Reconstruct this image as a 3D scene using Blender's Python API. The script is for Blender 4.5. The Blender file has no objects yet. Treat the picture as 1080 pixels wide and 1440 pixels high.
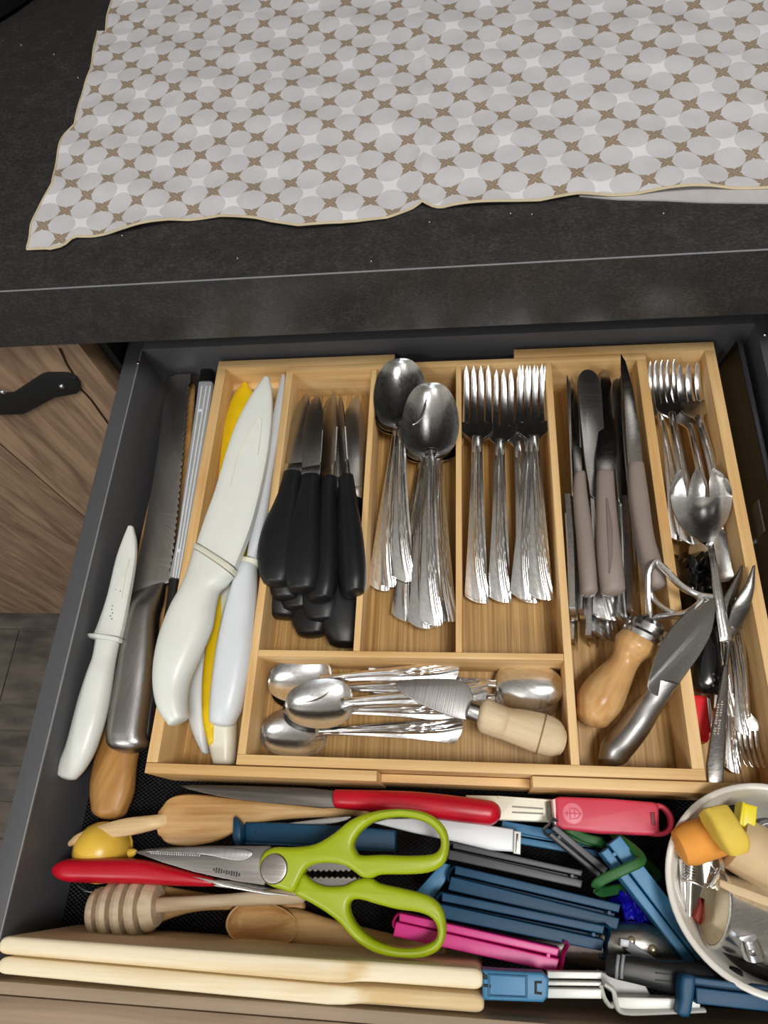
import bpy, bmesh, math, random
from mathutils import Vector, Matrix
from mathutils.geometry import tessellate_polygon
random.seed(7)
S = bpy.context.scene
COL = S.collection
PI = math.pi

# ------------------------------------------------------------------ camera
# z = 0 is the liner in the drawer, x to the right, y into the cabinet, metres
CAM = Vector((0, 0, 0.5))
RX = Vector((0.99196748, -0.01149613, -0.12596964))
RY = Vector((0.04475931, -0.89953174, 0.43455639))
RZ = Vector((-0.11830941, -0.43670413, -0.89179167))
cd = bpy.data.cameras.new('camera')
cam = bpy.data.objects.new('camera', cd)
COL.objects.link(cam)
right = Vector((RX[0], RY[0], RZ[0])); down = Vector((RX[1], RY[1], RZ[1])); fwd = Vector((RX[2], RY[2], RZ[2]))
m = Matrix.Identity(4)
for i in range(3):
    m[i][0] = right[i]; m[i][1] = -down[i]; m[i][2] = -fwd[i]; m[i][3] = CAM[i]
cam.matrix_world = m
cd.sensor_fit = 'VERTICAL'; cd.sensor_height = 36.0; cd.lens = 25.0
cd.clip_start = 0.01
S.camera = cam

# ------------------------------------------------------------------ light
W_ = bpy.data.worlds.new('world'); S.world = W_; W_.use_nodes = True
W_.node_tree.nodes['Background'].inputs[0].default_value = (0.82, 0.9, 1.0, 1)
W_.node_tree.nodes['Background'].inputs[1].default_value = 0.35
def area(name, loc, target, sx, sy, power, col):
    l = bpy.data.lights.new(name, 'AREA'); l.shape = 'RECTANGLE'; l.size = sx; l.size_y = sy
    l.energy = power; l.color = col
    o = bpy.data.objects.new(name, l); COL.objects.link(o); o.location = loc
    o.rotation_euler = (Vector(target) - Vector(loc)).to_track_quat('-Z', 'Y').to_euler()
    return o
area('ceiling_light', (0.42, -0.28, 1.70), (0.0, 0.15, 0.0), 0.55, 0.30, 17, (1.0, 0.98, 0.95))
area('window_light', (-0.5, -2.35, 0.75), (0.0, 0.1, 0.1), 1.1, 1.3, 7, (0.86, 0.93, 1.0))
def point_fill(loc, power, r, col):
    l = bpy.data.lights.new('ceiling_fill', 'POINT'); l.energy = power; l.shadow_soft_size = r; l.color = col
    o = bpy.data.objects.new('ceiling_fill', l); COL.objects.link(o); o.location = loc
point_fill((-0.9, -1.1, 1.35), 22, 0.12, (1.0, 0.98, 0.96))  # added fill light that brightens the ceiling and walls, no lamp of the room
S.view_settings.view_transform = 'Standard'; S.view_settings.look = 'None'
S.view_settings.gamma = 1.0; S.view_settings.use_curve_mapping = False
S.view_settings.exposure = 0.18

# ------------------------------------------------------------------ helpers
def px(x, y, z):
    """the point at height z that the photograph shows at pixel (x, y)"""
    d = Vector((x - 540.0, y - 720.0, 1000.0))
    r = Vector((RX.dot(d), RY.dot(d), RZ.dot(d)))
    return CAM + r * ((z - CAM.z) / r.z)

def px_plane_x(x, y, X):
    d = Vector((x - 540.0, y - 720.0, 1000.0)); r = Vector((RX.dot(d), RY.dot(d), RZ.dot(d)))
    return CAM + r * (X / r.x)
def px_plane_y(x, y, Y):
    d = Vector((x - 540.0, y - 720.0, 1000.0)); r = Vector((RX.dot(d), RY.dot(d), RZ.dot(d)))
    return CAM + r * (Y / r.y)

def root_of(p):
    while p.parent: p = p.parent
    return p

def obj(name, geo, mat, parent=None, angle=35, flat=False):
    vs, fs = geo
    O = root_of(parent).location if parent else Vector((0, 0, 0))
    me = bpy.data.meshes.new(name)
    if parent is None:
        c = Vector((0, 0, 0))
        for v in vs: c += v
        c /= len(vs); c.z = min(v.z for v in vs); O = c
    me.from_pydata([tuple(v - O) for v in vs], [], fs)
    me.validate()
    bm = bmesh.new(); bm.from_mesh(me); bmesh.ops.recalc_face_normals(bm, faces=bm.faces); bm.to_mesh(me); bm.free()
    if not flat:
        me.shade_smooth(); me.set_sharp_from_angle(angle=math.radians(angle))
    me.materials.append(mat)
    o = bpy.data.objects.new(name, me); COL.objects.link(o)
    if parent: o.parent = parent
    else: o.location = O
    return o

def tag(o, label=None, cat=None, group=None, kind=None):
    if label: o['label'] = label
    if cat: o['category'] = cat
    if group: o['group'] = group
    if kind: o['kind'] = kind
    return o

def thing(name, label, cat, loc=(0, 0, 0), group=None):
    o = bpy.data.objects.new(name, None); COL.objects.link(o); o.location = Vector(loc)
    o.empty_display_size = 0.01
    return tag(o, label, cat, group)

def struct(name, geo, mat, parent=None):
    o = obj(name, geo, mat, parent)
    if parent is None: o['kind'] = 'structure'
    return o

def dup(root, label, group=None):
    r = root.copy(); COL.objects.link(r); r['label'] = label
    if group: r['group'] = group
    for ch in list(root.children):
        c = ch.copy(); COL.objects.link(c); c.parent = r
        for g in list(ch.children):
            d = g.copy(); COL.objects.link(d); d.parent = c
    return r

def pose(o, A, B, L, roll=0.0):
    """put a thing built along +x (x=0 at A, x=L at B) into place"""
    x = (B - A); s = x.length / L; x = x.normalized()
    z = Vector((0, 0, 1)); z = (z - x * z.dot(x)).normalized(); y = z.cross(x)
    M = Matrix.Identity(4)
    c, n = math.cos(roll), math.sin(roll)
    y2 = y * c + z * n; z2 = z * c - y * n
    for i in range(3):
        M[i][0] = x[i]; M[i][1] = y2[i]; M[i][2] = z2[i]
    o.rotation_euler = M.to_euler(); o.location = A; o.scale = (s, s, s)
    return o

def join(*gs):
    V = []; F = []
    for vs, fs in gs:
        n = len(V); V += list(vs); F += [tuple(i + n for i in f) for f in fs]
    return V, F

def catmull(P, sub, closed=False):
    n = len(P); out = []
    rng = range(n if closed else n - 1)
    for i in rng:
        if closed: a, b, c, d = P[(i - 1) % n], P[i], P[(i + 1) % n], P[(i + 2) % n]
        else:
            b, c = P[i], P[i + 1]
            a = P[i - 1] if i > 0 else tuple(2 * x - y for x, y in zip(b, c))
            d = P[i + 2] if i + 2 < n else tuple(2 * y - x for x, y in zip(b, c))
        for k in range(sub):
            t = k / sub
            out.append(tuple(0.5 * (2 * q + (r - p) * t + (2 * p - 5 * q + 4 * r - s) * t * t + (3 * q - p - 3 * r + s) * t ** 3)
                             for p, q, r, s in zip(a, b, c, d)))
    if not closed: out.append(tuple(P[-1]))
    return out

def spow(v, e): return math.copysign(abs(v) ** e, v)

def skin(rings, close0=True, close1=True):
    M = len(rings[0]); V = [p for r in rings for p in r]; F = []
    for i in range(len(rings) - 1):
        for j in range(M):
            F.append((i * M + j, i * M + (j + 1) % M, (i + 1) * M + (j + 1) % M, (i + 1) * M + j))
    if close0: F.append(tuple(range(M))[::-1])
    if close1: F.append(tuple((len(rings) - 1) * M + j for j in range(M)))
    return V, F

def ringloft(secs, n=2.2, M=16, cap=(1.0, 1.0)):
    """secs: (centre, half width vector, thickness).  Rounded ends of length cap*t/2"""
    rings = []
    N = len(secs)
    def ring(c, q, up, t, s):
        return [c + q * (s * spow(math.cos(2 * PI * k / M), 2 / n)) + up * (s * t / 2 * spow(math.sin(2 * PI * k / M), 2 / n)) for k in range(M)]
    for i, (c, q, t) in enumerate(secs):
        a = secs[max(0, i - 1)][0]; b = secs[min(N - 1, i + 1)][0]
        tan = (b - a).normalized(); up = q.cross(tan)
        up = up.normalized() if up.length > 1e-12 else Vector((0, 0, 1))
        if up.z < 0: up = -up
        if i == 0 and cap[0] > 0:
            for f in (0.97, 0.85, 0.6, 0.3):
                rings.append(ring(c - tan * (cap[0] * t / 2 * f), q, up, t, math.sqrt(max(0, 1 - f * f))))
        rings.append(ring(c, q, up, t, 1))
        if i == N - 1 and cap[1] > 0:
            for f in (0.3, 0.6, 0.85, 0.97):
                rings.append(ring(c + tan * (cap[1] * t / 2 * f), q, up, t, math.sqrt(max(0, 1 - f * f))))
    return skin(rings)

def pairs(P, n=2.2, sub=4, M=16, cap=(1, 1)):
    """P: (Lx, Ly, Rx, Ry, z, t) pixel outline left/right at height z, thickness t"""
    Q = catmull(P, sub) if sub > 1 else P
    secs = []
    for a in Q:
        L = px(a[0], a[1], a[4]); R = px(a[2], a[3], a[4])
        secs.append(((L + R) / 2, (R - L) / 2, max(a[5], 1e-4)))
    return ringloft(secs, n, M, cap)

def spine(P, n=2.2, sub=4, M=16, cap=(1, 1)):
    """P: (x, y, width_px, z, t)"""
    Q = catmull(P, sub) if sub > 1 else P
    out = []
    for i, a in enumerate(Q):
        p = Q[max(0, i - 1)]; q = Q[min(len(Q) - 1, i + 1)]
        dx, dy = q[0] - p[0], q[1] - p[1]; l = math.hypot(dx, dy) or 1
        nx, ny = -dy / l * a[2] / 2, dx / l * a[2] / 2
        out.append((a[0] + nx, a[1] + ny, a[0] - nx, a[1] - ny, a[3], a[4]))
    return pairs(out, n, 1, M, cap)

def area2(L):
    return sum(L[i].x * L[(i + 1) % len(L)].y - L[(i + 1) % len(L)].x * L[i].y for i in range(len(L)))

def slabw(loop, t, r=0.0006, holes=(), steps=3, rb=None):
    """world loop (top face points), thickness t, top edge rounded by r"""
    loops = [list(loop)] + [list(h) for h in holes]
    V = []; F = []; tops = []; bots = []
    for li, L in enumerate(loops):
        ccw = area2(L) > 0
        if ccw != (li == 0): L.reverse()
        n = len(L); nor = []
        for i in range(n):
            a, b, c = L[i - 1], L[i], L[(i + 1) % n]
            d1 = (b - a); d1.z = 0; d2 = (c - b); d2.z = 0
            d1 = d1.normalized() if d1.length > 1e-9 else Vector((1, 0, 0)); d2 = d2.normalized() if d2.length > 1e-9 else d1
            m = Vector((-(d1.y + d2.y), d1.x + d2.x, 0))
            m = m.normalized() if m.length > 1e-6 else Vector((-d1.y, d1.x, 0))
            k = max(0.5, m.dot(Vector((-d1.y, d1.x, 0))))
            nor.append(m / k)
        rows = []
        for s in range(steps + 1):
            a = s / steps * PI / 2
            base = len(V)
            V += [p + nn * (r * (1 - math.cos(a))) + Vector((0, 0, -r + r * math.sin(a))) for p, nn in zip(L, nor)]
            rows.append(base)
        base = len(V); V += [p - Vector((0, 0, t)) for p in L]
        rows.insert(0, base)
        for u, v in zip(rows, rows[1:]):
            for i in range(n):
                j = (i + 1) % n; F.append((u + i, u + j, v + j, v + i))
        tops.append((rows[-1], n)); bots.append((rows[0], n))
    for g, flip in ((tops, False), (bots, True)):
        idx = [b + i for b, n in g for i in range(n)]
        pts = [[V[b + i] for i in range(n)] for b, n in g]
        for tri in tessellate_polygon(pts):
            f = [idx[k] for k in tri]
            F.append(tuple(f))
    return V, F

def slab(P, z, t, r=0.0006, holes=(), sub=1, steps=3):
    """pixel polygon at top height z (or per point third value)"""
    def lp(Q):
        Q = [(a[0], a[1], a[2] if len(a) > 2 else z) for a in Q]
        if sub > 1: Q = catmull(Q, sub, True)
        return [px(*a) for a in Q]
    return slabw(lp(P), t, r, [lp(h) for h in holes], steps)

def box(x0, x1, y0, y1, z0, z1, r=0.0005):
    return slabw([Vector((x0, y0, z1)), Vector((x1, y0, z1)), Vector((x1, y1, z1)), Vector((x0, y1, z1))], z1 - z0, r, steps=2)

def obox(A, B, w, h, r=0.0005, over=0.0):
    """bar from A to B (centres of its top line), width w, height h"""
    d = (B - A); dh = Vector((d.x, d.y, 0)).normalized(); n = Vector((-dh.y, dh.x, 0)) * w / 2
    return slabw([A + n, B + n, B - n, A - n], h, r, steps=2)

def sweep(P, rx, rz=None, closed=False, M=8, taper=None):
    rz = rz or rx; rings = []; N = len(P)
    for i, c in enumerate(P):
        a = P[(i - 1) % N] if closed or i else P[0]; b = P[(i + 1) % N] if closed or i < N - 1 else P[-1]
        t = (b - a).normalized(); ref = Vector((0, 0, 1)) if abs(t.z) < 0.9 else Vector((0, 1, 0))
        q = t.cross(ref).normalized(); u = q.cross(t)
        s = taper[i] if taper else 1
        rings.append([c + q * (rx * s * math.cos(2 * PI * k / M)) + u * (rz * s * math.sin(2 * PI * k / M)) for k in range(M)])
    if closed:
        rings.append(rings[0]); return skin(rings, False, False)
    return skin(rings)

def lathe(A, B, prof, M=20):
    """prof: (fraction along A-B, radius)"""
    d = (B - A).normalized(); ref = Vector((0, 0, 1)) if abs(d.z) < 0.9 else Vector((0, 1, 0))
    q = d.cross(ref).normalized(); u = q.cross(d); rings = []
    for s, r in prof:
        c = A + (B - A) * s; r = max(r, 1e-5)
        rings.append([c + q * (r * math.cos(2 * PI * k / M)) + u * (r * math.sin(2 * PI * k / M)) for k in range(M)])
    return skin(rings)

def gridsurf(f, nu, nv, th):
    """closed sheet f(u,v)->Vector (top), thickness th downwards"""
    top = [[f(i / nu, j / nv) for j in range(nv + 1)] for i in range(nu + 1)]
    V = [p for r in top for p in r]; n = len(V)
    V += [p - Vector((0, 0, th)) for p in V[:n]]
    F = []; w = nv + 1
    for i in range(nu):
        for j in range(nv):
            a = i * w + j; F.append((a, a + w, a + w + 1, a + 1)); F.append((n + a, n + a + 1, n + a + w + 1, n + a + w))
    edge = [j for j in range(w)] + [i * w + nv for i in range(1, nu + 1)] + [nu * w + j for j in range(nv - 1, -1, -1)] + [i * w for i in range(nu - 1, 0, -1)]
    for a, b in zip(edge, edge[1:] + edge[:1]): F.append((a, b, n + b, n + a))
    return V, F

# ------------------------------------------------------------------ materials
def lin(h):
    h = h.lstrip('#'); out = []
    for i in (0, 2, 4):
        c = int(h[i:i + 2], 16) / 255; out.append(c / 12.92 if c < 0.04045 else ((c + 0.055) / 1.055) ** 2.4)
    return (*out, 1)
class NT:
    def __init__(s, name):
        s.m = bpy.data.materials.new(name); s.m.use_nodes = True; s.t = s.m.node_tree
        s.b = s.t.nodes['Principled BSDF']
    def n(s, typ, **kw):
        x = s.t.nodes.new(typ)
        for k, v in kw.items():
            if k.startswith('i_'): x.inputs[k[2:].replace('_', ' ')].default_value = v
            else: setattr(x, k, v)
        return x
    def l(s, a, b): s.t.links.new(a, b)
    def coord(s, scale=(1, 1, 1), rot=(0, 0, 0)):
        c = s.n('ShaderNodeTexCoord'); mp = s.n('ShaderNodeMapping')
        mp.inputs['Scale'].default_value = scale; mp.inputs['Rotation'].default_value = rot
        # turn first, stretch after
        vr = s.n('ShaderNodeVectorRotate', rotation_type='Z_AXIS'); vr.inputs['Angle'].default_value = -rot[2]
        mp.inputs['Rotation'].default_value = (0, 0, 0)
        s.l(c.outputs['Object'], vr.inputs['Vector']); s.l(vr.outputs[0], mp.inputs['Vector'])
        return mp.outputs[0]
    def ramp(s, fac, stops):
        r = s.n('ShaderNodeValToRGB'); e = r.color_ramp.elements
        while len(e) < len(stops): e.new(0.5)
        for k, (p, c) in enumerate(stops): e[k].position = p; e[k].color = c
        s.l(fac, r.inputs['Fac']); return r.outputs['Color']
    def math(s, op, a, b=None, c=None):
        x = s.n('ShaderNodeMath', operation=op)
        for k, v in enumerate((a, b, c)):
            if v is None: continue
            if isinstance(v, (int, float)): x.inputs[k].default_value = v
            else: s.l(v, x.inputs[k])
        return x.outputs[0]
    def bump(s, h, strength=0.2, dist=0.001):
        b = s.n('ShaderNodeBump'); b.inputs['Strength'].default_value = strength; b.inputs['Distance'].default_value = dist
        s.l(h, b.inputs['Height']); s.l(b.outputs[0], s.b.inputs['Normal'])
    def set(s, **kw):
        for k, v in kw.items(): s.b.inputs[k.replace('_', ' ')].default_value = v

def plastic(name, hexc, rough=0.35, spec=0.5, bump=0.0, vary=0.06):
    t = NT(name); c = lin(hexc)
    v = t.coord((60, 60, 60)); n = t.n('ShaderNodeTexNoise'); n.inputs['Scale'].default_value = 1.5; n.inputs['Detail'].default_value = 4
    t.l(v, n.inputs['Vector'])
    lo = tuple(x * (1 - vary) for x in c[:3]) + (1,); hi = tuple(min(1, x * (1 + vary)) for x in c[:3]) + (1,)
    t.l(t.ramp(n.outputs['Fac'], [(0.3, lo), (0.7, hi)]), t.b.inputs['Base Color'])
    t.set(Roughness=rough, Specular_IOR_Level=spec)
    if bump: 
        n2 = t.n('ShaderNodeTexNoise'); n2.inputs['Scale'].default_value = 2500; c2 = t.n('ShaderNodeTexCoord'); t.l(c2.outputs['Object'], n2.inputs['Vector'])
        t.bump(n2.outputs['Fac'], bump, 0.0003)
    return t.m

def wood(name, c1, c2, ang=0.0, across=420, along=14, rough=0.5, spec=0.35, fine=0.35, knots=0.0, up=False):
    """grain runs along the direction ang (radians from x)"""
    t = NT(name)
    v = t.coord((across, across, along) if up else (along, across, across), (0, 0, ang))
    n = t.n('ShaderNodeTexNoise'); n.inputs['Scale'].default_value = 1; n.inputs['Detail'].default_value = 5; n.inputs['Roughness'].default_value = 0.6
    t.l(v, n.inputs['Vector'])
    v2 = t.coord((across * 0.16, across * 0.16, along * 0.8) if up else (along * 0.8, across * 0.16, across * 0.16), (0, 0, ang))
    n2 = t.n('ShaderNodeTexNoise'); n2.inputs['Scale'].default_value = 1; n2.inputs['Detail'].default_value = 2; n2.inputs['Distortion'].default_value = 0.6 + knots
    t.l(v2, n2.inputs['Vector'])
    mix = t.math('ADD', t.math('MULTIPLY', n.outputs['Fac'], fine), t.math('MULTIPLY', n2.outputs['Fac'], 1 - fine))
    t.l(t.ramp(mix, [(0.36, lin(c1)), (0.62, lin(c2))]), t.b.inputs['Base Color'])
    t.set(Roughness=rough, Specular_IOR_Level=spec)
    t.bump(n.outputs['Fac'], 0.08, 0.0005)
    return t.m

def rings(name, c1, c2, scale=60, ang=0.0, rough=0.55, stretch=0.18):
    """pine / beech with curved year rings"""
    t = NT(name)
    v = t.coord((stretch, 1, 1), (0, 0, ang))
    w = t.n('ShaderNodeTexWave'); w.wave_type = 'RINGS'; w.rings_direction = 'X'
    w.inputs['Scale'].default_value = scale; w.inputs['Distortion'].default_value = 2.2; w.inputs['Detail'].default_value = 2; w.inputs['Detail Scale'].default_value = 0.7
    t.l(v, w.inputs['Vector'])
    n = t.n('ShaderNodeTexNoise'); n.inputs['Scale'].default_value = 1; n.inputs['Detail'].default_value = 4
    t.l(t.coord((30, 700, 700), (0, 0, ang)), n.inputs['Vector'])
    mix = t.math('ADD', t.math('MULTIPLY', w.outputs['Fac'], 0.55), t.math('MULTIPLY', n.outputs['Fac'], 0.45))
    t.l(t.ramp(mix, [(0.2, lin(c1)), (0.75, lin(c2))]), t.b.inputs['Base Color'])
    t.set(Roughness=rough, Specular_IOR_Level=0.3)
    return t.m

def steel(name, col=0.72, rough=0.14, brushed=0.0, ang=0.0, tint=(1, 1, 1), scratch=0.05):
    t = NT(name); t.set(Metallic=1.0)
    n = t.n('ShaderNodeTexNoise'); n.inputs['Scale'].default_value = 1; n.inputs['Detail'].default_value = 6
    if brushed: v = t.coord((40, 2200, 2200), (0, 0, ang))
    else: v = t.coord((260, 900, 500), (0, 0, ang + 0.3))
    t.l(v, n.inputs['Vector'])
    a = tuple(col * 0.86 * k for k in tint) + (1,); b = tuple(min(1, col * 1.08 * k) for k in tint) + (1,)
    t.l(t.ramp(n.outputs['Fac'], [(0.3, a), (0.7, b)]), t.b.inputs['Base Color'])
    rr = t.math('ADD', t.math('MULTIPLY', n.outputs['Fac'], 0.16), rough - 0.06)
    t.l(rr, t.b.inputs['Roughness'])
    t.bump(n.outputs['Fac'], brushed if brushed else scratch, 0.0002)
    return t.m

M = {}
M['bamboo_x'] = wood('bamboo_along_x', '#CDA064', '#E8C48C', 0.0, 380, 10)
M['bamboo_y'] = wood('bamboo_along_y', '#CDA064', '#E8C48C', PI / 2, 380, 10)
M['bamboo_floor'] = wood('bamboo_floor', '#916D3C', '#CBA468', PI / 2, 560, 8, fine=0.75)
M['bamboo_spoon'] = wood('bamboo_spoon', '#B58750', '#DAB47E', 0.05, 500, 14, rough=0.45)
M['bamboo_pale'] = wood('bamboo_pale', '#C9A676', '#E8CC9C', 0.1, 500, 14, rough=0.5)
M['olive'] = wood('olive_wood', '#A06F38', '#C9995C', PI / 2 - 0.25, 260, 12, rough=0.4, knots=1.2)
M['beech'] = wood('beech', '#C08F58', '#DFB47C', PI / 3, 300, 30, rough=0.28, knots=0.6)
M['beech_pale'] = wood('beech_pale', '#CBB08A', '#E2CFAE', -0.3, 300, 20, rough=0.55)
M['dipper'] = wood('dipper_wood', '#BCA484', '#E2CFB2', 0.03, 300, 16, rough=0.7)
M['pine'] = rings('pine', '#D8BC8A', '#EFE1C2', 75, 0.02, rough=0.55, stretch=0.22)
M['oak_front'] = wood('oak_front', '#84705C', '#A8917A', 0.0, 240, 8, rough=0.55, knots=0.8)
M['oak_door'] = wood('oak_door', '#715846', '#9C8268', 0.0, 330, 9, rough=0.6, knots=0.8, up=True)
M['oak_edge'] = wood('oak_edge', '#8C7963', '#AB967E', 0.0, 240, 8, rough=0.55)
M['steel'] = steel('polished_steel', 0.84, 0.19)
M['steel_b'] = steel('brushed_steel', 0.42, 0.30, 0.25, PI / 2 - 0.2, (1, 0.97, 0.95))
M['steel_blade'] = steel('blade_steel', 0.50, 0.30, 0.08, PI / 2, (1, 0.97, 0.94))
M['steel_dark'] = steel('dark_steel', 0.30, 0.2, 0, 0, (1, 0.95, 0.9))
M['scissor_steel'] = steel('scissor_steel', 0.24, 0.34, 0.12, 0, (1, 0.93, 0.88))  # base darkened to stand in for a dark reflection from overhead
M['brass'] = steel('brass', 0.62, 0.3, 0, 0, (1, 0.86, 0.58), 0.008)
M['wire'] = steel('wire_steel', 0.75, 0.2)
M['black_matt'] = plastic('black_matt', '#17181A', 0.42, 0.45)
M['black_gloss'] = plastic('black_gloss', '#0E0E10', 0.16, 0.6)
M['black_deep'] = plastic('black_deep', '#0B0B0C', 0.5, 0.3)
M['drawer_grey'] = plastic('drawer_grey', '#525255', 0.42, 0.4, 0.05, 0.03)
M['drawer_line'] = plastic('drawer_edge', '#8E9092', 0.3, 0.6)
M['white'] = plastic('white_plastic', '#E4E7E0', 0.33, 0.5, 0, 0.02)
M['white_cool'] = plastic('cool_white_plastic', '#DBE0E4', 0.35, 0.5, 0, 0.02)
M['cream_white'] = plastic('cream_plastic', '#E6E4D2', 0.35, 0.5, 0, 0.02)
M['yellow'] = plastic('yellow_plastic', '#E8C412', 0.35)
M['yellow_cup'] = plastic('yellow_cup', '#EFC44A', 0.3)
M['taupe'] = plastic('taupe_plastic', '#8E8078', 0.5, 0.4, 0.1, 0.03)
M['red'] = plastic('red_plastic', '#C00A24', 0.35, 0.5, 0.05)
M['bright_red'] = plastic('bright_red_plastic', '#F0242C', 0.35)
M['rose'] = plastic('rose_plastic', '#C93A52', 0.42, 0.45, 0.1)
M['rose_light'] = plastic('rose_light', '#E0798A', 0.42)
M['pale_pink'] = plastic('pale_pink', '#F0CFCB', 0.4)
M['magenta'] = plastic('magenta_plastic', '#E0328F', 0.38)
M['teal'] = plastic('teal_plastic', '#0D4465', 0.5, 0.4, 0.08)
M['blue'] = plastic('light_blue_plastic', '#427FA8', 0.45, 0.4, 0.05)
M['royal'] = plastic('royal_blue_plastic', '#1512A8', 0.3)
M['anthracite'] = plastic('anthracite_plastic', '#45464A', 0.45, 0.5, 0.08)
M['lime'] = plastic('lime_plastic', '#9FB012', 0.36, 0.5, 0.1, 0.03)
M['green'] = plastic('green_rubber', '#225F26', 0.55)
M['lid_white'] = plastic('enamel_white', '#E6E3DA', 0.25, 0.6, 0, 0.02)
M['orange'] = plastic('orange_cork', '#E39A45', 0.7, 0.2, 0.2)
M['yellow_block'] = plastic('yellow_block', '#DDBE4E', 0.65, 0.3, 0.1)
M['yellow_bright'] = plastic('bright_yellow', '#F2E01C', 0.4)
M['beige'] = plastic('beige_wood', '#CDB38C', 0.6, 0.3)
M['grout'] = plastic('grout', '#77726A', 0.9, 0.1)
M['dark_brown_gloss'] = plastic('smoked_plastic', '#1C1713', 0.18, 0.6)
M['sticker'] = plastic('sticker', '#4A443A', 0.5)
M['wall'] = plastic('wall_paint', '#D8D4CC', 0.8, 0.2)
M['ceiling'] = plastic('ceiling_paint', '#F2F0EC', 0.9, 0.1)

M['cab_dark'] = plastic('cabinet_dark', '#857D75', 0.5)
M['refl_panel'] = plastic('reflected_panel', '#3A342F', 0.35)
def worktop_mat():
    t = NT('worktop_laminate')
    n = t.n('ShaderNodeTexNoise'); n.inputs['Detail'].default_value = 8; n.inputs['Scale'].default_value = 1; n.inputs['Roughness'].default_value = 0.7
    t.l(t.coord((70, 70, 70)), n.inputs['Vector'])
    n2 = t.n('ShaderNodeTexNoise'); n2.inputs['Detail'].default_value = 3; n2.inputs['Scale'].default_value = 1
    t.l(t.coord((520, 900, 900)), n2.inputs['Vector'])
    mix = t.math('ADD', t.math('MULTIPLY', n.outputs['Fac'], 0.45), t.math('MULTIPLY', n2.outputs['Fac'], 0.55))
    t.l(t.ramp(mix, [(0.30, lin('#262626')), (0.5, lin('#323130')), (0.68, lin('#454341'))]), t.b.inputs['Base Color'])
    t.set(Roughness=0.27, Specular_IOR_Level=0.5)
    n3 = t.n('ShaderNodeTexNoise'); n3.inputs['Scale'].default_value = 900; c = t.n('ShaderNodeTexCoord'); t.l(c.outputs['Object'], n3.inputs['Vector'])
    t.bump(n3.outputs['Fac'], 0.16, 0.0005)
    return t.m
M['worktop'] = worktop_mat()

def liner_mat():
    t = NT('woven_liner')
    c = t.n('ShaderNodeTexCoord'); sp = t.n('ShaderNodeSeparateXYZ'); t.l(c.outputs['Object'], sp.inputs[0])
    a = t.math('SINE', t.math('MULTIPLY', sp.outputs['X'], 2 * PI / 0.0036))
    b = t.math('SINE', t.math('MULTIPLY', sp.outputs['Y'], 2 * PI / 0.0024))
    h = t.math('MULTIPLY', a, b)
    t.l(t.ramp(t.math('ADD', t.math('MULTIPLY', h, 0.5), 0.5), [(0.35, lin('#060607')), (0.85, lin('#26272B'))]), t.b.inputs['Base Color'])
    t.set(Roughness=0.33, Specular_IOR_Level=0.5)
    t.bump(h, 0.9, 0.0008)
    return t.m
M['liner'] = liner_mat()

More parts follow.
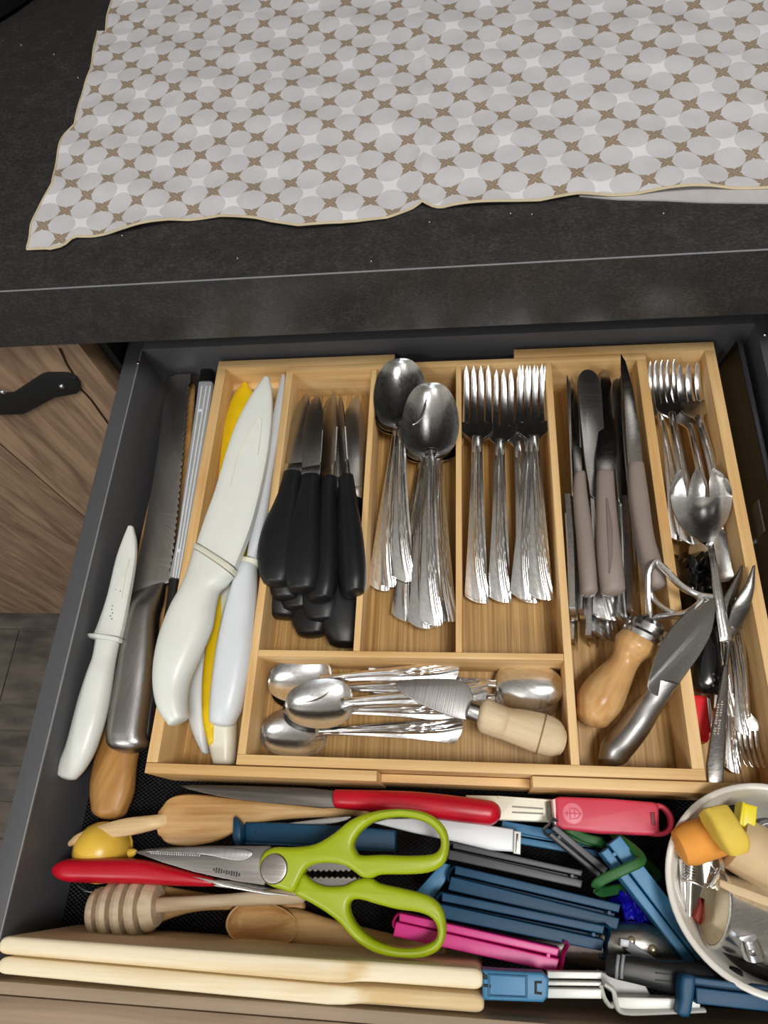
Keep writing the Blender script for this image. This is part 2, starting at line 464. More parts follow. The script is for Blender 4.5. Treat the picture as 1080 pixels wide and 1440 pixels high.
def cloth_mat():
    """woven pattern: discs on a square lattice, the four-pointed gaps are brown or white stars"""
    t = NT('dish_towel_weave')
    c = t.n('ShaderNodeTexCoord'); sp = t.n('ShaderNodeSeparateXYZ'); t.l(c.outputs['Object'], sp.inputs[0])
    P = 0.01870; th = math.radians(-40.5)
    ux, uy = math.cos(th) / P, math.sin(th) / P
    wob = t.n('ShaderNodeTexNoise'); wob.inputs['Scale'].default_value = 25; t.l(c.outputs['Object'], wob.inputs['Vector'])
    wv = t.math('MULTIPLY', t.math('SUBTRACT', wob.outputs['Fac'], 0.5), 0.35)
    u = t.math('ADD', t.math('ADD', t.math('MULTIPLY', sp.outputs['X'], ux), t.math('MULTIPLY', sp.outputs['Y'], uy)), wv)
    v = t.math('ADD', t.math('ADD', t.math('MULTIPLY', sp.outputs['X'], -uy), t.math('MULTIPLY', sp.outputs['Y'], ux)), wv)
    iu = t.math('FLOOR', u); iv = t.math('FLOOR', v)
    fu = t.math('SUBTRACT', t.math('FRACT', u), 0.5); fv = t.math('SUBTRACT', t.math('FRACT', v), 0.5)
    # star is centred in the cell; discs are centred on its corners
    au = t.math('SUBTRACT', 0.5, t.math('ABSOLUTE', fu)); av = t.math('SUBTRACT', 0.5, t.math('ABSOLUTE', fv))
    r = t.math('SQRT', t.math('ADD', t.math('MULTIPLY', au, au), t.math('MULTIPLY', av, av)))
    mn = t.math('MINIMUM', t.math('ABSOLUTE', fu), t.math('ABSOLUTE', fv)); mxx = t.math('MAXIMUM', t.math('ABSOLUTE', fu), t.math('ABSOLUTE', fv))
    leafw = t.math('MULTIPLY', t.math('SINE', t.math('MULTIPLY', t.math('POWER', t.math('MINIMUM', t.math('DIVIDE', mxx, 0.48), 1.0), 0.72), PI)), 0.118)
    gap = t.math('GREATER_THAN', r, 0.492)
    star = t.math('MULTIPLY', t.math('LESS_THAN', mn, leafw), gap)
    line = t.math('MULTIPLY', gap, t.math('LESS_THAN', r, 0.507))
    far = t.math('GREATER_THAN', mxx, 0.26)
    line = t.math('MULTIPLY', line, far)
    vein = t.math('MULTIPLY', t.math('LESS_THAN', mn, 0.010), star)
    eu = t.math('LESS_THAN', t.math('FRACT', t.math('MULTIPLY', iu, 0.5)), 0.25)
    ov = t.math('GREATER_THAN', t.math('FRACT', t.math('MULTIPLY', iv, 0.5)), 0.25)
    white = t.math('MULTIPLY', eu, ov)
    yarn = t.n('ShaderNodeTexNoise'); yarn.inputs['Scale'].default_value = 1; yarn.inputs['Detail'].default_value = 3
    t.l(t.coord((1500, 2600, 1)), yarn.inputs['Vector'])
    soft = t.n('ShaderNodeTexNoise'); soft.inputs['Scale'].default_value = 60; t.l(c.outputs['Object'], soft.inputs['Vector'])
    base = t.ramp(t.math('ADD', t.math('MULTIPLY', yarn.outputs['Fac'], 0.7), t.math('MULTIPLY', soft.outputs['Fac'], 0.3)), [(0.3, lin('#B9B8BB')), (0.7, lin('#D2D1D4'))])
    brown = t.ramp(yarn.outputs['Fac'], [(0.3, lin('#7D6D5C')), (0.7, lin('#A08F7B'))])
    def mx(f, a, b):
        x = t.n('ShaderNodeMix', data_type='RGBA'); t.l(f, x.inputs[0]) if not isinstance(f, float) else None
        for s, val in ((x.inputs[6], a), (x.inputs[7], b)):
            if isinstance(val, tuple): s.default_value = val
            else: t.l(val, s)
        return x.outputs[2]
    b2 = mx(vein, brown, lin('#A79883'))
    ground = mx(gap, base, lin('#CCCBCE'))
    notw = t.math('SUBTRACT', 1.0, white)
    g2 = mx(t.math('MULTIPLY', line, notw), ground, lin('#A39A8E'))
    g3 = mx(t.math('MULTIPLY', star, notw), g2, b2)
    g4 = mx(t.math('MULTIPLY', t.math('MULTIPLY', gap, t.math('LESS_THAN', mn, t.math('MULTIPLY', leafw, 1.35))), white), g3, lin('#DEDEE2'))
    t.l(g4, t.b.inputs['Base Color'])
    t.set(Roughness=0.9, Specular_IOR_Level=0.15, Sheen_Weight=0.15)
    wn = t.n('ShaderNodeTexNoise'); wn.inputs['Scale'].default_value = 1; t.l(t.coord((900, 1600, 1)), wn.inputs['Vector'])
    t.bump(wn.outputs['Fac'], 0.35, 0.0005)
    return t.m
M['cloth'] = cloth_mat()
M['cloth_back'] = plastic('cloth_back', '#B4B1B1', 0.9, 0.1, 0.3)
M['hem'] = plastic('hem_thread', '#C9BB9C', 0.9, 0.1, 0.3)

def tile_mat():
    t = NT('floor_tile')
    n = t.n('ShaderNodeTexNoise'); n.inputs['Detail'].default_value = 7; n.inputs['Scale'].default_value = 1
    t.l(t.coord((14, 40, 14)), n.inputs['Vector'])
    t.l(t.ramp(n.outputs['Fac'], [(0.35, lin('#4B443F')), (0.65, lin('#6F665E'))]), t.b.inputs['Base Color'])
    t.set(Roughness=0.6); t.bump(n.outputs['Fac'], 0.3, 0.002)
    return t.m
M['tile'] = tile_mat()
def clear_mat():
    t = NT('clear_plastic'); t.set(Base_Color=(0.93, 0.95, 0.97, 1), Roughness=0.12, Transmission_Weight=0.75, IOR=1.3, Specular_IOR_Level=0.6)
    return t.m
M['clear'] = clear_mat()
# ================================================================== THE ROOM
FZ = -0.735
struct('floor', box(-2.6, 2.4, -2.5, 1.0, FZ - 0.05, FZ - 0.004, 0.001), M['grout'])
fl = bpy.data.objects['floor']
tile_me = None
rows_y = [0.47, 0.36, 0.218, 0.173, 0.1145, 0.056, -0.002, -0.060, -0.118, -0.176]
cnt = 0
for a, b in zip(rows_y, rows_y[1:]):
    x = -1.60 + (0.13 if cnt % 2 else 0.0)
    while x < -0.25:
        x1 = x + 0.30
        xa = x
        g = box(xa + 0.0015, x1 - 0.0015, b + 0.0015, a - 0.0015, FZ - 0.005, FZ, 0.0008)
        o = obj('tile', g, M['tile'], fl); x = x1
    cnt += 1
struct('wall_back', box(-2.6, 2.4, 0.90, 1.0, FZ, 1.80), M['wall'])
struct('wall_left', box(-2.7, -2.6, -2.5, 1.0, FZ, 1.80), M['wall'])
struct('wall_right', box(2.4, 2.5, -2.5, 1.0, FZ, 1.80), M['wall'])
struct('ceiling', box(-2.7, 2.5, -2.5, 1.0, 1.80, 1.86), M['ceiling'])
struct('wall_front', join(box(-2.7, -1.3, -2.6, -2.5, FZ, 1.80), box(0.5, 2.5, -2.6, -2.5, FZ, 1.80),
                          box(-1.3, 0.5, -2.6, -2.5, 1.45, 1.80), box(-1.3, 0.5, -2.6, -2.5, FZ, 0.0)), M['wall'])

t = thing('reflected_cabinet', 'unseen kitchen wall cabinet above the worktop, added for the steel to reflect', 'cabinet', (0, 0.75, 0.75))  # unseen cabinet, added for what the blades and spoons reflect
for k in range(4):
    obj('door', box(-1.3 + 0.6 * k + 0.002, -0.7 + 0.6 * k - 0.002, 0.55, 0.568, 0.75, 1.45, 0.001), M['cab_dark'], t)
obj('carcass', box(-1.3, 1.1, 0.569, 0.899, 0.75, 1.45, 0.001), M['cab_dark'], t)
struct('trim_1', box(-1.3, 1.2, 0.892, 0.899, 0.177, 0.749, 0.001), M['refl_panel'])  # unseen panel behind the worktop, added dark for the blades to mirror
# ------------------------------------------------------------------ worktop
ZT = 0.1760; ZU = 0.1210; YF = 0.3225
t = thing('worktop', 'dark charcoal speckled laminate worktop with a thick front edge', 'worktop', (0, 0.5, ZU))
obj('slab', box(-1.3, 1.2, YF + 0.0012, 0.90, ZU, ZT, 0.0008), M['worktop'], t)
obj('front_edge', box(-1.3, 1.2, YF, YF + 0.0011, ZU, ZT - 0.0008, 0.0002), M['worktop'], t)
obj('edge_line', box(-1.3, 1.2, YF, YF + 0.0010, ZT - 0.0007, ZT - 0.0001, 0.0002), plastic('edge_joint', '#85868A', 0.3), t)
# crumbs on the worktop
for k, (x, y) in enumerate([(172, 332), (334, 364), (522, 368), (604, 313), (718, 301), (748, 302), (933, 301), (110, 110), (30, 64), (76, 77)]):
    c = px(x, y, ZT)
    cl = ['beside the left corner of the towel', 'below the left front edge of the towel', 'below the towel, left of its middle fold', 'just right of the fold in front of the towel', 'left one of a close pair in front of the towel', 'right one of a close pair in front of the towel', 'at the far right in front of the towel', 'on the bare worktop left of the towel edge', 'near the pan', 'closest to the pan on its right']
    tag(obj('crumb', lathe(c + Vector((-0.0004, 0, 0.0004)), c + Vector((0.0004, 0.0001, 0.0004)), [(0, 0), (0.2, 0.0003), (0.5, 0.0004), (0.8, 0.0003), (1, 0)], 8), M['cream_white']),
        'tiny pale crumb ' + cl[k], 'crumb', 'crumbs on the worktop')

# ------------------------------------------------------------------ dark pan in the top left corner
pc = px(0, 20, ZT); pc = Vector((pc.x - 0.095, pc.y + 0.085, ZT))
t = thing('pan', 'dark round pan standing at the far left corner of the worktop', 'pan', pc)
R0 = 0.150
obj('body', lathe(pc, pc + Vector((0, 0, 0.05)), [(0, 0.02), (0.0, R0 - 0.015), (0.1, R0 - 0.006), (0.9, R0), (1, R0), (1, R0 - 0.003), (0.15, R0 - 0.012), (0.1, R0 - 0.02), (0.1, 0.0)], 48), M['black_deep'], t)
obj('lid', lathe(pc + Vector((0, 0, 0.051)), pc + Vector((0, 0, 0.065)), [(0, R0 - 0.004), (0.3, R0 - 0.002), (0.4, R0 - 0.02), (0.9, 0.03), (1.0, 0.0)], 48), plastic('grey_lid', '#5A5B5C', 0.4), t)

# ------------------------------------------------------------------ dish towel
def lerp(a, b, t): return a + (b - a) * t
left_px = [(48, 345), (42, 335), (45, 318), (60, 285), (75, 262), (84, 200), (88, 188), (104, 172), (112, 140), (128, 100), (134, 62), (137, 42)]
bot_px = [(48, 346), (70, 349), (88, 344), (103, 331), (130, 330), (180, 322), (240, 309), (310, 303), (360, 307), (420, 318), (480, 314), (545, 303), (594, 284), (620, 289), (680, 285), (760, 280), (815, 272), (860, 273), (930, 268), (1000, 264), (1080, 263), (1180, 258)]
def interp(L, k, v):
    for a, b in zip(L, L[1:]):
        if (a[k] - v) * (b[k] - v) <= 0 and a[k] != b[k]:
            f = (v - a[k]) / (b[k] - a[k]); return lerp(a[1 - k], b[1 - k], f)
    return L[-1][1 - k] if abs(v - L[-1][k]) < abs(v - L[0][k]) else L[0][1 - k]
LW = [tuple(px(x, y, ZT + 0.003))[:2] for x, y in left_px]
BW = [tuple(px(x, y, ZT + 0.003))[:2] for x, y in bot_px]
YTOP = LW[-1][1]
def towel_h(x, y):
    h = 0.0030
    h += 0.0011 * math.sin(x * 28 + y * 15) * math.sin(y * 34 - x * 7 + 1)
    h += 0.0008 * math.sin(x * 90 + 40 * y) + 0.0005 * math.sin(y * 160 + x * 30)
    fx = px(597, 200, ZT).x
    h += 0.0024 * math.exp(-((x - fx) / 0.0035) ** 2) - 0.0010 * math.exp(-((x - fx - 0.010) / 0.005) ** 2)
    return max(h, 0.0016)
def towel(u, v, y0=None):
    y = lerp(LW[1][1] - 0.002, YTOP, v)
    xl = interp(LW, 1, y); xr = BW[-1][0]
    x = lerp(xl, xr, u ** 1.0)
    yb = interp(BW, 0, x)
    y2 = lerp(yb, YTOP, v)
    xl2 = interp(LW, 1, max(y2, LW[1][1])); x2 = x if u > 0.02 else xl2
    e = 0.0022 * max(0, math.sin(x2 * 55 + 0.8)) * (1 - v) ** 8
    return Vector((x2, y2, ZT + towel_h(x2, y2) + e))
t = thing('dish_towel', 'light grey dish towel woven with brown and white four-pointed stars, lying on the worktop', 'towel', px(600, 200, ZT))
tw = obj('top_layer', gridsurf(towel, 110, 70, 0.0011), M['cloth'], t)
# hem stitched round the edge
hb = [towel(0.0 + i / 160, 0.0) + Vector((0, -0.0002, -0.0003)) for i in range(161)]
hl = [towel(0.0, j / 50) + Vector((-0.0002, 0, -0.0003)) for j in range(51)]
obj('hem', join(sweep(hb, 0.0009, 0.0009, M=6), sweep(hl, 0.0009, 0.0009, M=6)), M['hem'], t)
# the far half of the towel starts a little further right
def towel2(u, v):
    y = lerp(YTOP - 0.004, 0.78, v)
    xl = lerp(px(154, 38, ZT).x, px(161, 0, ZT).x, min(1, v * 6)); x = lerp(xl, BW[-1][0], u)
    return Vector((x, y, ZT + 0.0006 + towel_h(x, y) - 0.0012 * (1 - min(1, v * 12))))
o = obj('far_layer', gridsurf(towel2, 60, 30, 0.0011), M['cloth'], t)
obj('hem', sweep([towel2(0, j / 20) for j in range(21)], 0.0009, M=6), M['hem'], t)
# under layer peeping out at the front right
ub = [(815, 275), (870, 280), (930, 281), (990, 284), (1080, 285), (1180, 285)]
def under(u, v):
    i = u * (len(ub) - 1); k = min(int(i), len(ub) - 2); f = i - k
    x = lerp(ub[k][0], ub[k + 1][0], f); y = lerp(ub[k][1], ub[k + 1][1], f)
    p = px(x, y, ZT + 0.0012); q = px(x, y - 40, ZT + 0.0012)
    return Vector((lerp(p.x, q.x, v), lerp(p.y, q.y, v), ZT + 0.0012 + 0.0007 * math.sin(PI * v)))
tag(obj('under_layer', gridsurf(under, 24, 5, 0.0010), M['cloth_back'], t), 'plain pale underside of the towel')

# ------------------------------------------------------------------ neighbouring cabinet on the left
YC = 0.335
xr = px_plane_y(112, 486, YC).x; zb = px_plane_y(0, 862, YC).z
t = thing('base_cabinet', 'oak-look kitchen cabinet left of the open drawer with a black bar handle', 'cabinet', (xr - 0.3, YC + 0.01, zb))
obj('door', box(xr - 0.60, xr, YC, YC + 0.018, zb, ZU - 0.004, 0.001), M['oak_door'], t)
d = bpy.data.objects[t.children[0].name]
# long dark crack in the grain, a shallow groove
gp = [px_plane_y(x, y, YC - 0.0003) for x, y in [(84, 490), (93, 510), (104, 528), (112, 545), (128, 562), (148, 590), (160, 606), (175, 630)]]
obj('grain_crack', sweep(gp, 0.0011, 0.0007, M=6), plastic('crack_dark', '#3B2A1D', 0.8, 0.1), d)
obj('plank_joint', sweep([Vector((px_plane_y(60, 676, YC).x, YC - 0.0001, z)) for z in (zb + 0.002, ZU - 0.01)], 0.0007, 0.0004, M=6), plastic('joint_dark', '#4B3828', 0.8, 0.1), d)
obj('carcass', join(box(xr - 0.60, xr - 0.002, YC + 0.019, 0.80, zb, ZU - 0.004)), plastic('carcass', '#1A1917', 0.6), t)
# handle: two flat feet and a raised bar
def py(x, y, Y): return px_plane_y(x, y, Y)
hz = [(112, 541), (106, 533), (93, 528), (66, 528), (58, 530), (18, 556), (0, 557), (-40, 558), (-40, 585), (33, 583), (76, 560), (108, 554), (113, 549)]
def vslab(P, Y, th, rr=0.0006):
    L = [px_plane_y(x, y, Y) for x, y in P]
    # swap to xy for the slab builder, extrude along +y
    Q = [Vector((p.x, p.z, 0)) for p in L]
    V, F = slabw(Q, th, rr, steps=2)
    return [Vector((v.x, Y - v.z, v.y)) for v in V], F
hd = obj('handle', vslab(hz, YC - 0.004, 0.0035), M['black_matt'], t)
for sx, sy in ((87, 543), (4, 551)):
    c = px_plane_y(sx, sy, YC - 0.0042)
    obj('screw', lathe(c, c + Vector((0, -0.0016, 0)), [(0, 0.0024), (0.5, 0.0022), (1, 0.0012), (1, 0)], 12), M['steel'], hd)

t = thing('base_cabinet', 'oak-look kitchen cabinet right of the open drawer', 'cabinet', (0.7, YC + 0.01, zb))
obj('door', box(0.262, 0.86, YC, YC + 0.018, zb, ZU - 0.004, 0.001), M['oak_door'], t)
obj('carcass', box(0.264, 0.86, YC + 0.019, 0.80, zb, ZU - 0.004), M['black_deep'], t)
# right of the open drawer: carcass side of this cabinet
struct_c = thing('drawer_cabinet', 'dark cabinet carcass around the open cutlery drawer', 'cabinet', (0, 0.6, -0.6))
obj('side_panel', box(-0.2925, -0.2855, 0.352, 0.80, FZ + 0.1, ZU - 0.001), plastic('carcass_side', '#171615', 0.6), struct_c)
obj('side_panel', box(0.226, 0.244, 0.335, 0.80, FZ + 0.1, ZU - 0.001), plastic('carcass_side2', '#171615', 0.6), struct_c)
obj('back_panel', box(-0.285, 0.226, 0.79, 0.80, FZ + 0.1, ZU - 0.001), plastic('carcass_back', '#171615', 0.6), struct_c)
obj('rail', box(-0.285, 0.226, 0.385, 0.45, ZU - 0.02, ZU - 0.001), plastic('carcass_rail', '#121212', 0.6), struct_c)
obj('plinth', box(-0.285, 1.2, 0.42, 0.44, FZ, FZ + 0.12), plastic('plinth', '#2A2827', 0.6), struct_c)

# ------------------------------------------------------------------ the drawer
XL, XR = -0.2675, 0.2056; YB = 0.3625; YD = -0.0690; ZR = 0.064
t = thing('drawer', 'open grey metal-sided kitchen drawer with an oak-look front', 'drawer', (0, 0.15, -0.012))
obj('base', box(XL - 0.013, XR + 0.013, YD, YB + 0.012, -0.014, -0.0015), M['drawer_grey'], t)
s = obj('side', box(XL - 0.0135, XL, YD, YB + 0.012, -0.014, ZR, 0.0007), M['drawer_grey'], t)
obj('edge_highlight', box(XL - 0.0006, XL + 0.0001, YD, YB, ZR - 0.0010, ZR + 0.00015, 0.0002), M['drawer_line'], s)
obj('side', box(XR, XR + 0.0135, YD, YB + 0.012, -0.014, ZR, 0.0007), M['drawer_grey'], t)
obj('back', box(XL, XR, YB, YB + 0.012, -0.0015, ZR, 0.0007), M['drawer_grey'], t)
obj('front', box(XL - 0.045, XR + 0.045, YD - 0.025, YD - 0.0062, -0.10, 0.0790, 0.0009), M['oak_front'], t)
obj('inner_edge', box(XL - 0.045, XR + 0.045, YD - 0.0061, YD, -0.10, 0.0786, 0.0012), M['oak_edge'], t)
for x, y in ((194, 510), (1076, 470)):
    c = px(x, y, ZR)
    obj('screw', lathe(c, c + Vector((0, 0, 0.0008)), [(0, 0.0016), (1, 0.001), (1, 0)], 10), M['steel'], t)
tag(obj('drawer_liner', box(XL + 0.0006, XR - 0.0006, YD + 0.0006, YB - 0.0006, -0.0014, 0.0, 0.0003), M['liner']),
    'black woven anti-slip liner covering the bottom of the drawer', 'liner')

# ------------------------------------------------------------------ bamboo organiser
HR = 0.05
t = thing('cutlery_tray', 'expandable bamboo cutlery tray with seven compartments in the drawer', 'cutlery tray', (-0.01, 0.2, 0.0))
bx_, by_ = M['bamboo_x'], M['bamboo_y']
LO, LI = -0.2066, -0.1990; CL, CR = -0.1483, 0.1296
BO, BI = 0.3587, 0.3507; FO, FI = 0.0398, 0.0462
# left extension
obj('left_wall', box(LO, LI, FI, BI, 0.0012, HR), by_, t)
obj('back_rail', box(LO, -0.0613, BI, BO, 0.0012, HR), bx_, t)
obj('front_rail', box(LO, -0.0600, FO, FI - 0.0003, 0.0012, HR), bx_, t)
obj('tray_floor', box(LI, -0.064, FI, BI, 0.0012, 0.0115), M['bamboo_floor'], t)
obj('corner_strip', box(LI, CL - 0.0005, BI - 0.0065, BI, 0.0115, 0.030), bx_, t)
# right extension
obj('right_wall', box(0.1722, 0.1798, FI, BI, 0.0012, HR), by_, t)
obj('back_rail', box(0.032, 0.1798, BI, BO, 0.0012, HR), bx_, t)
obj('front_rail', box(0.032, 0.1798, FO, FI - 0.0003, 0.0012, HR), bx_, t)
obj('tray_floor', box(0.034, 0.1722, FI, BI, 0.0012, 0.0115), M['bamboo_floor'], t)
obj('corner_strip', box(CR + 0.0005, 0.1722, BI - 0.0065, BI, 0.0115, 0.030), bx_, t)
# centre tray
cb0, cb1 = 0.3447, 0.3502; cf0, cf1 = 0.0467, 0.0528
obj('left_wall', box(CL, CL + 0.0055, cf1, cb0, 0.0117, HR), by_, t)
obj('right_wall', box(0.1224, CR, cf1, cb0, 0.0117, HR), by_, t)
obj('back_rail', box(CL, CR, cb0, cb1, 0.0117, HR), bx_, t)
obj('front_rail', box(CL, CR, cf0, cf1, 0.0117, HR), bx_, t)
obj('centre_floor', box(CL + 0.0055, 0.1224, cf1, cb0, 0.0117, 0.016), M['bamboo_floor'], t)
obj('base_strip', box(-0.0598, 0.0318, 0.0412, 0.0462, 0.0012, 0.030), bx_, t)
B0, B1 = 0.1148, 0.1190
obj('cross_bar', box(CL + 0.0055, 0.0545, B0, B1, 0.016, HR), bx_, t)
obj('divider', box(-0.0793, -0.0749, B1, cb0, 0.016, HR), by_, t)
obj('divider', box(-0.0129, -0.0088, B1, cb0, 0.016, HR), by_, t)
obj('divider', box(0.0546, 0.0597, cf1, cb0, 0.016, HR), by_, t)

# smoked plastic sheet standing between the tray and the right drawer side
t = thing('smoked_tray', 'smoked dark plastic box standing between the bamboo tray and the right drawer side', 'box', (0.19, 0.2, 0))
def leaf(y0, y1, z1, xa, xb):
    V = [Vector(v) for v in [(xa, y0, 0.001), (xb, y0, z1), (xb, y1, z1), (xa, y1, 0.001)]]
    V += [v + Vector((0.0022, 0, 0)) for v in V]
    return V, [(0, 1, 2, 3), (4, 7, 6, 5), (0, 4, 5, 1), (1, 5, 6, 2), (2, 6, 7, 3), (3, 7, 4, 0)]
obj('panel', leaf(0.05, 0.352, 0.058, 0.1835, 0.1925), M['dark_brown_gloss'], t)
obj('rim', sweep([Vector((0.1945, 0.05, 0.0585)), Vector((0.1945, 0.352, 0.0585))], 0.0018, 0.0012, M=8), plastic('smoked_rim', '#2E2D30', 0.3), t)
a = [px_plane_x(x, y, 0.189) for x, y in [(1054, 716), (1068, 722), (1062, 760), (1054, 770)]]
obj('sticker', leaf(a[2].y, a[0].y, a[1].z, 0.1870, 0.1895), M['sticker'], t)
# ================================================================== CUTLERY TEMPLATES (along +x, x=0 is the handle end)
def smooth(a, b, x):
    x = min(1, max(0, (x - a) / (b - a))); return x * x * (3 - 2 * x)

def handle_geo(L, wn, we, th=0.0022, arch=0.006, x0=0.0):
    """flared handle with three sweeping ridges and a slanted end"""
    def f(u, v):
        s = 2 * v - 1                                   # -1..1 across
        w = lerp(we, wn, 1 - (1 - u) ** 1.5) / 2
        end = (1 - u) ** 6
        x = L * u + end * (0.005 * (1 + s) / 2 + 0.0025 * s * s)
        vc = -0.05 - 0.80 * (1 - u) ** 5
        z = arch * math.sin(PI * min(1, u * 1.02)) * 0.9
        for k in (-0.42, 0.0, 0.42):
            q = (s - vc - k * (1 - 0.3 * u)) / 0.13
            z += 0.0009 * math.exp(-q * q)
        z -= 0.0009 * s * s
        return Vector((x0 + x, s * w * (1 - 0.05 * end), z + 0.0012))
    return gridsurf(f, 26, 26, th)

def bowl_geo(x0, L, W, D, th=0.0010, zn=0.002, nu=22, nv=14):
    def f(u, v):
        a = u * PI
        s = 2 * v - 1
        # egg outline, broad towards the neck
        hw = W / 2 * math.sin(a) ** 0.72 * (1.03 + 0.10 * math.cos(a))
        if u < 0.10: hw = max(hw, 0.0030)
        xx = x0 + L * (1 - math.cos(a)) / 2
        g = math.sin(a)
        z = -D * g * (1 - s * s) + zn * (1 - u) ** 2
        return Vector((xx, s * max(hw, 0.0008), z))
    return gridsurf(f, nu, nv, th)

def make_spoon(name, label, cat, L, bl, bw, D, group, mat='steel', we=0.0182, wn=0.0075, loc=None):
    t = thing(name, label, cat, (0, 0, 0), group)
    hL = L - bl + 0.006
    obj('handle', handle_geo(hL, wn, we), M[mat], t)
    obj('neck', ringloft([(Vector((hL - 0.016, 0, 0.0010)), Vector((0, wn / 2, 0)), 0.0034), (Vector((hL - 0.006, 0, 0.0006)), Vector((0, wn / 2 * 0.95, 0)), 0.0036), (Vector((hL + 0.002, 0, -0.0016)), Vector((0, wn * 0.75, 0)), 0.0022)], M=12), M[mat], t)
    obj('bowl', bowl_geo(L - bl, bl, bw, D), M[mat], t)
    return t

def make_fork(name, label, cat, L, hl, hw, n, group, mat='steel', we=0.0185, wn=0.0078, tine=0.048):
    """n tines; hl head length, hw head width"""
    t = thing(name, label, cat, (0, 0, 0), group)
    hL = L - hl + 0.004
    obj('handle', handle_geo(hL, wn, we), M[mat], t)
    obj('neck', ringloft([(Vector((hL - 0.014, 0, 0.0010)), Vector((0, wn / 2, 0)), 0.0034), (Vector((hL, 0, 0.0006)), Vector((0, wn / 2, 0)), 0.0034)], M=12), M[mat], t)
    xs = L - hl
    def zc(x):
        k = (x - xs) / hl
        return -0.0075 * math.sin(PI * min(1, max(0, k)) * 0.86) + 0.0070 * max(0, k - 0.45) ** 2 * 3
    pl = hl - tine
    def head(u, v):
        s = 2 * v - 1; x = xs + pl * u
        w = lerp(wn / 2, hw / 2, smooth(0.0, 0.62, u))
        return Vector((x, s * w, zc(x) + 0.0012 * s * s * u))
    obj('head', gridsurf(head, 14, 8, 0.0016), M[mat], t)
    pitch = hw / n
    for i in range(n):
        yc = -hw / 2 + pitch * (i + 0.5)
        def tn(u, v):
            s = 2 * v - 1; x = xs + pl - 0.0004 + (tine + 0.0004) * u
            w = pitch * 0.5 * lerp(0.80, 0.52, u) * (1 if u < 0.88 else math.sqrt(max(0.02, 1 - ((u - 0.88) / 0.12) ** 2)))
            y = yc * (1 - 0.03 * u)
            return Vector((x, y + s * w, zc(x) + 0.0012 * (2 * yc / hw) ** 2 - 0.0003 * s * s))
        obj('tine', gridsurf(tn, 12, 3, 0.0016), M[mat], t)
    return t

def make_table_knife(name, label, group, L=0.215, mat='steel'):
    t = thing(name, label, 'knife', (0, 0, 0), group)
    obj('handle', handle_geo(L * 0.47, 0.010, 0.019, 0.0040, 0.001), M[mat], t)
    x0 = L * 0.46
    up = [(x0, 0.005), (x0 + 0.01, 0.0065), (L * 0.62, 0.0085), (L * 0.8, 0.0095), (L * 0.93, 0.0100), (L * 0.98, 0.0070), (L, 0.001)]
    lo = [(L * 0.985, -0.006), (L * 0.93, -0.0095), (L * 0.8, -0.0095), (L * 0.62, -0.0090), (x0 + 0.012, -0.0085), (x0, -0.005)]
    loop = [Vector((a, b, 0.0030)) for a, b in up + lo]
    loop = [Vector(p) for p in catmull([tuple(v) for v in loop], 3, True)]
    obj('blade', slabw(loop, 0.0014, 0.0005), M['steel_blade'], t)
    return t

def make_steak_knife(name, label, group, L=0.2):
    t = thing(name, label, 'knife', (0, 0, 0), group)
    h = 0.545 * L
    H = [(0.003, 0.0102, -0.0010, 0.0150), (0.012, 0.0142, 0.0, 0.0185), (0.030, 0.0168, 0.0016, 0.0200), (0.052, 0.0158, 0.0018, 0.0195), (0.075, 0.0120, 0.0004, 0.0165), (0.098, 0.0088, -0.0004, 0.0135), (h, 0.0082, -0.0006, 0.0115)]
    secs = [(Vector((a, y, 0)), Vector((0, w, 0)), th) for a, w, y, th in catmull(H, 4)]
    obj('handle', ringloft(secs, 2.4, 18, (0.35, 0.12)), M['black_matt'], t)
    up = [(h - 0.004, 0.0060), (h + 0.02, 0.0085), (L * 0.8, 0.0095), (L * 0.92, 0.0070), (L * 0.985, 0.0016), (L, -0.0012)]
    lo = [(L * 0.97, -0.0042), (L * 0.9, -0.0074), (L * 0.8, -0.0088)]
    pts = [Vector((a, b, 0.0008)) for a, b in up + lo]
    n = 26; xa = L * 0.79; xb = h + 0.014
    for i in range(n):
        x = lerp(xa, xb, (i + 0.5) / n); pts.append(Vector((x + 0.0006, -0.0088, 0.0008))); pts.append(Vector((x - 0.0002, -0.0080, 0.0008)))
    pts += [Vector((h + 0.013, -0.0088, 0.0008)), Vector((h - 0.004, -0.0086, 0.0008))]
    b = obj('blade', slabw(pts, 0.0012, 0.0003, steps=2), M['steel_blade'], t)
    obj('bolster', slabw([Vector(p) for p in ((h - 0.003, 0.0075, 0.0014), (h + 0.009, 0.0080, 0.0014), (h + 0.011, -0.0085, 0.0014), (h - 0.003, -0.0085, 0.0014))], 0.0024, 0.0004), M['steel'], t)
    return t

def lay(o, e, ze, p, zp, L, roll=0.0):
    """handle end at pixel e height ze, tip at pixel p height zp"""
    return pose(o, px(e[0], e[1], ze), px(p[0], p[1], zp), L, math.radians(roll))

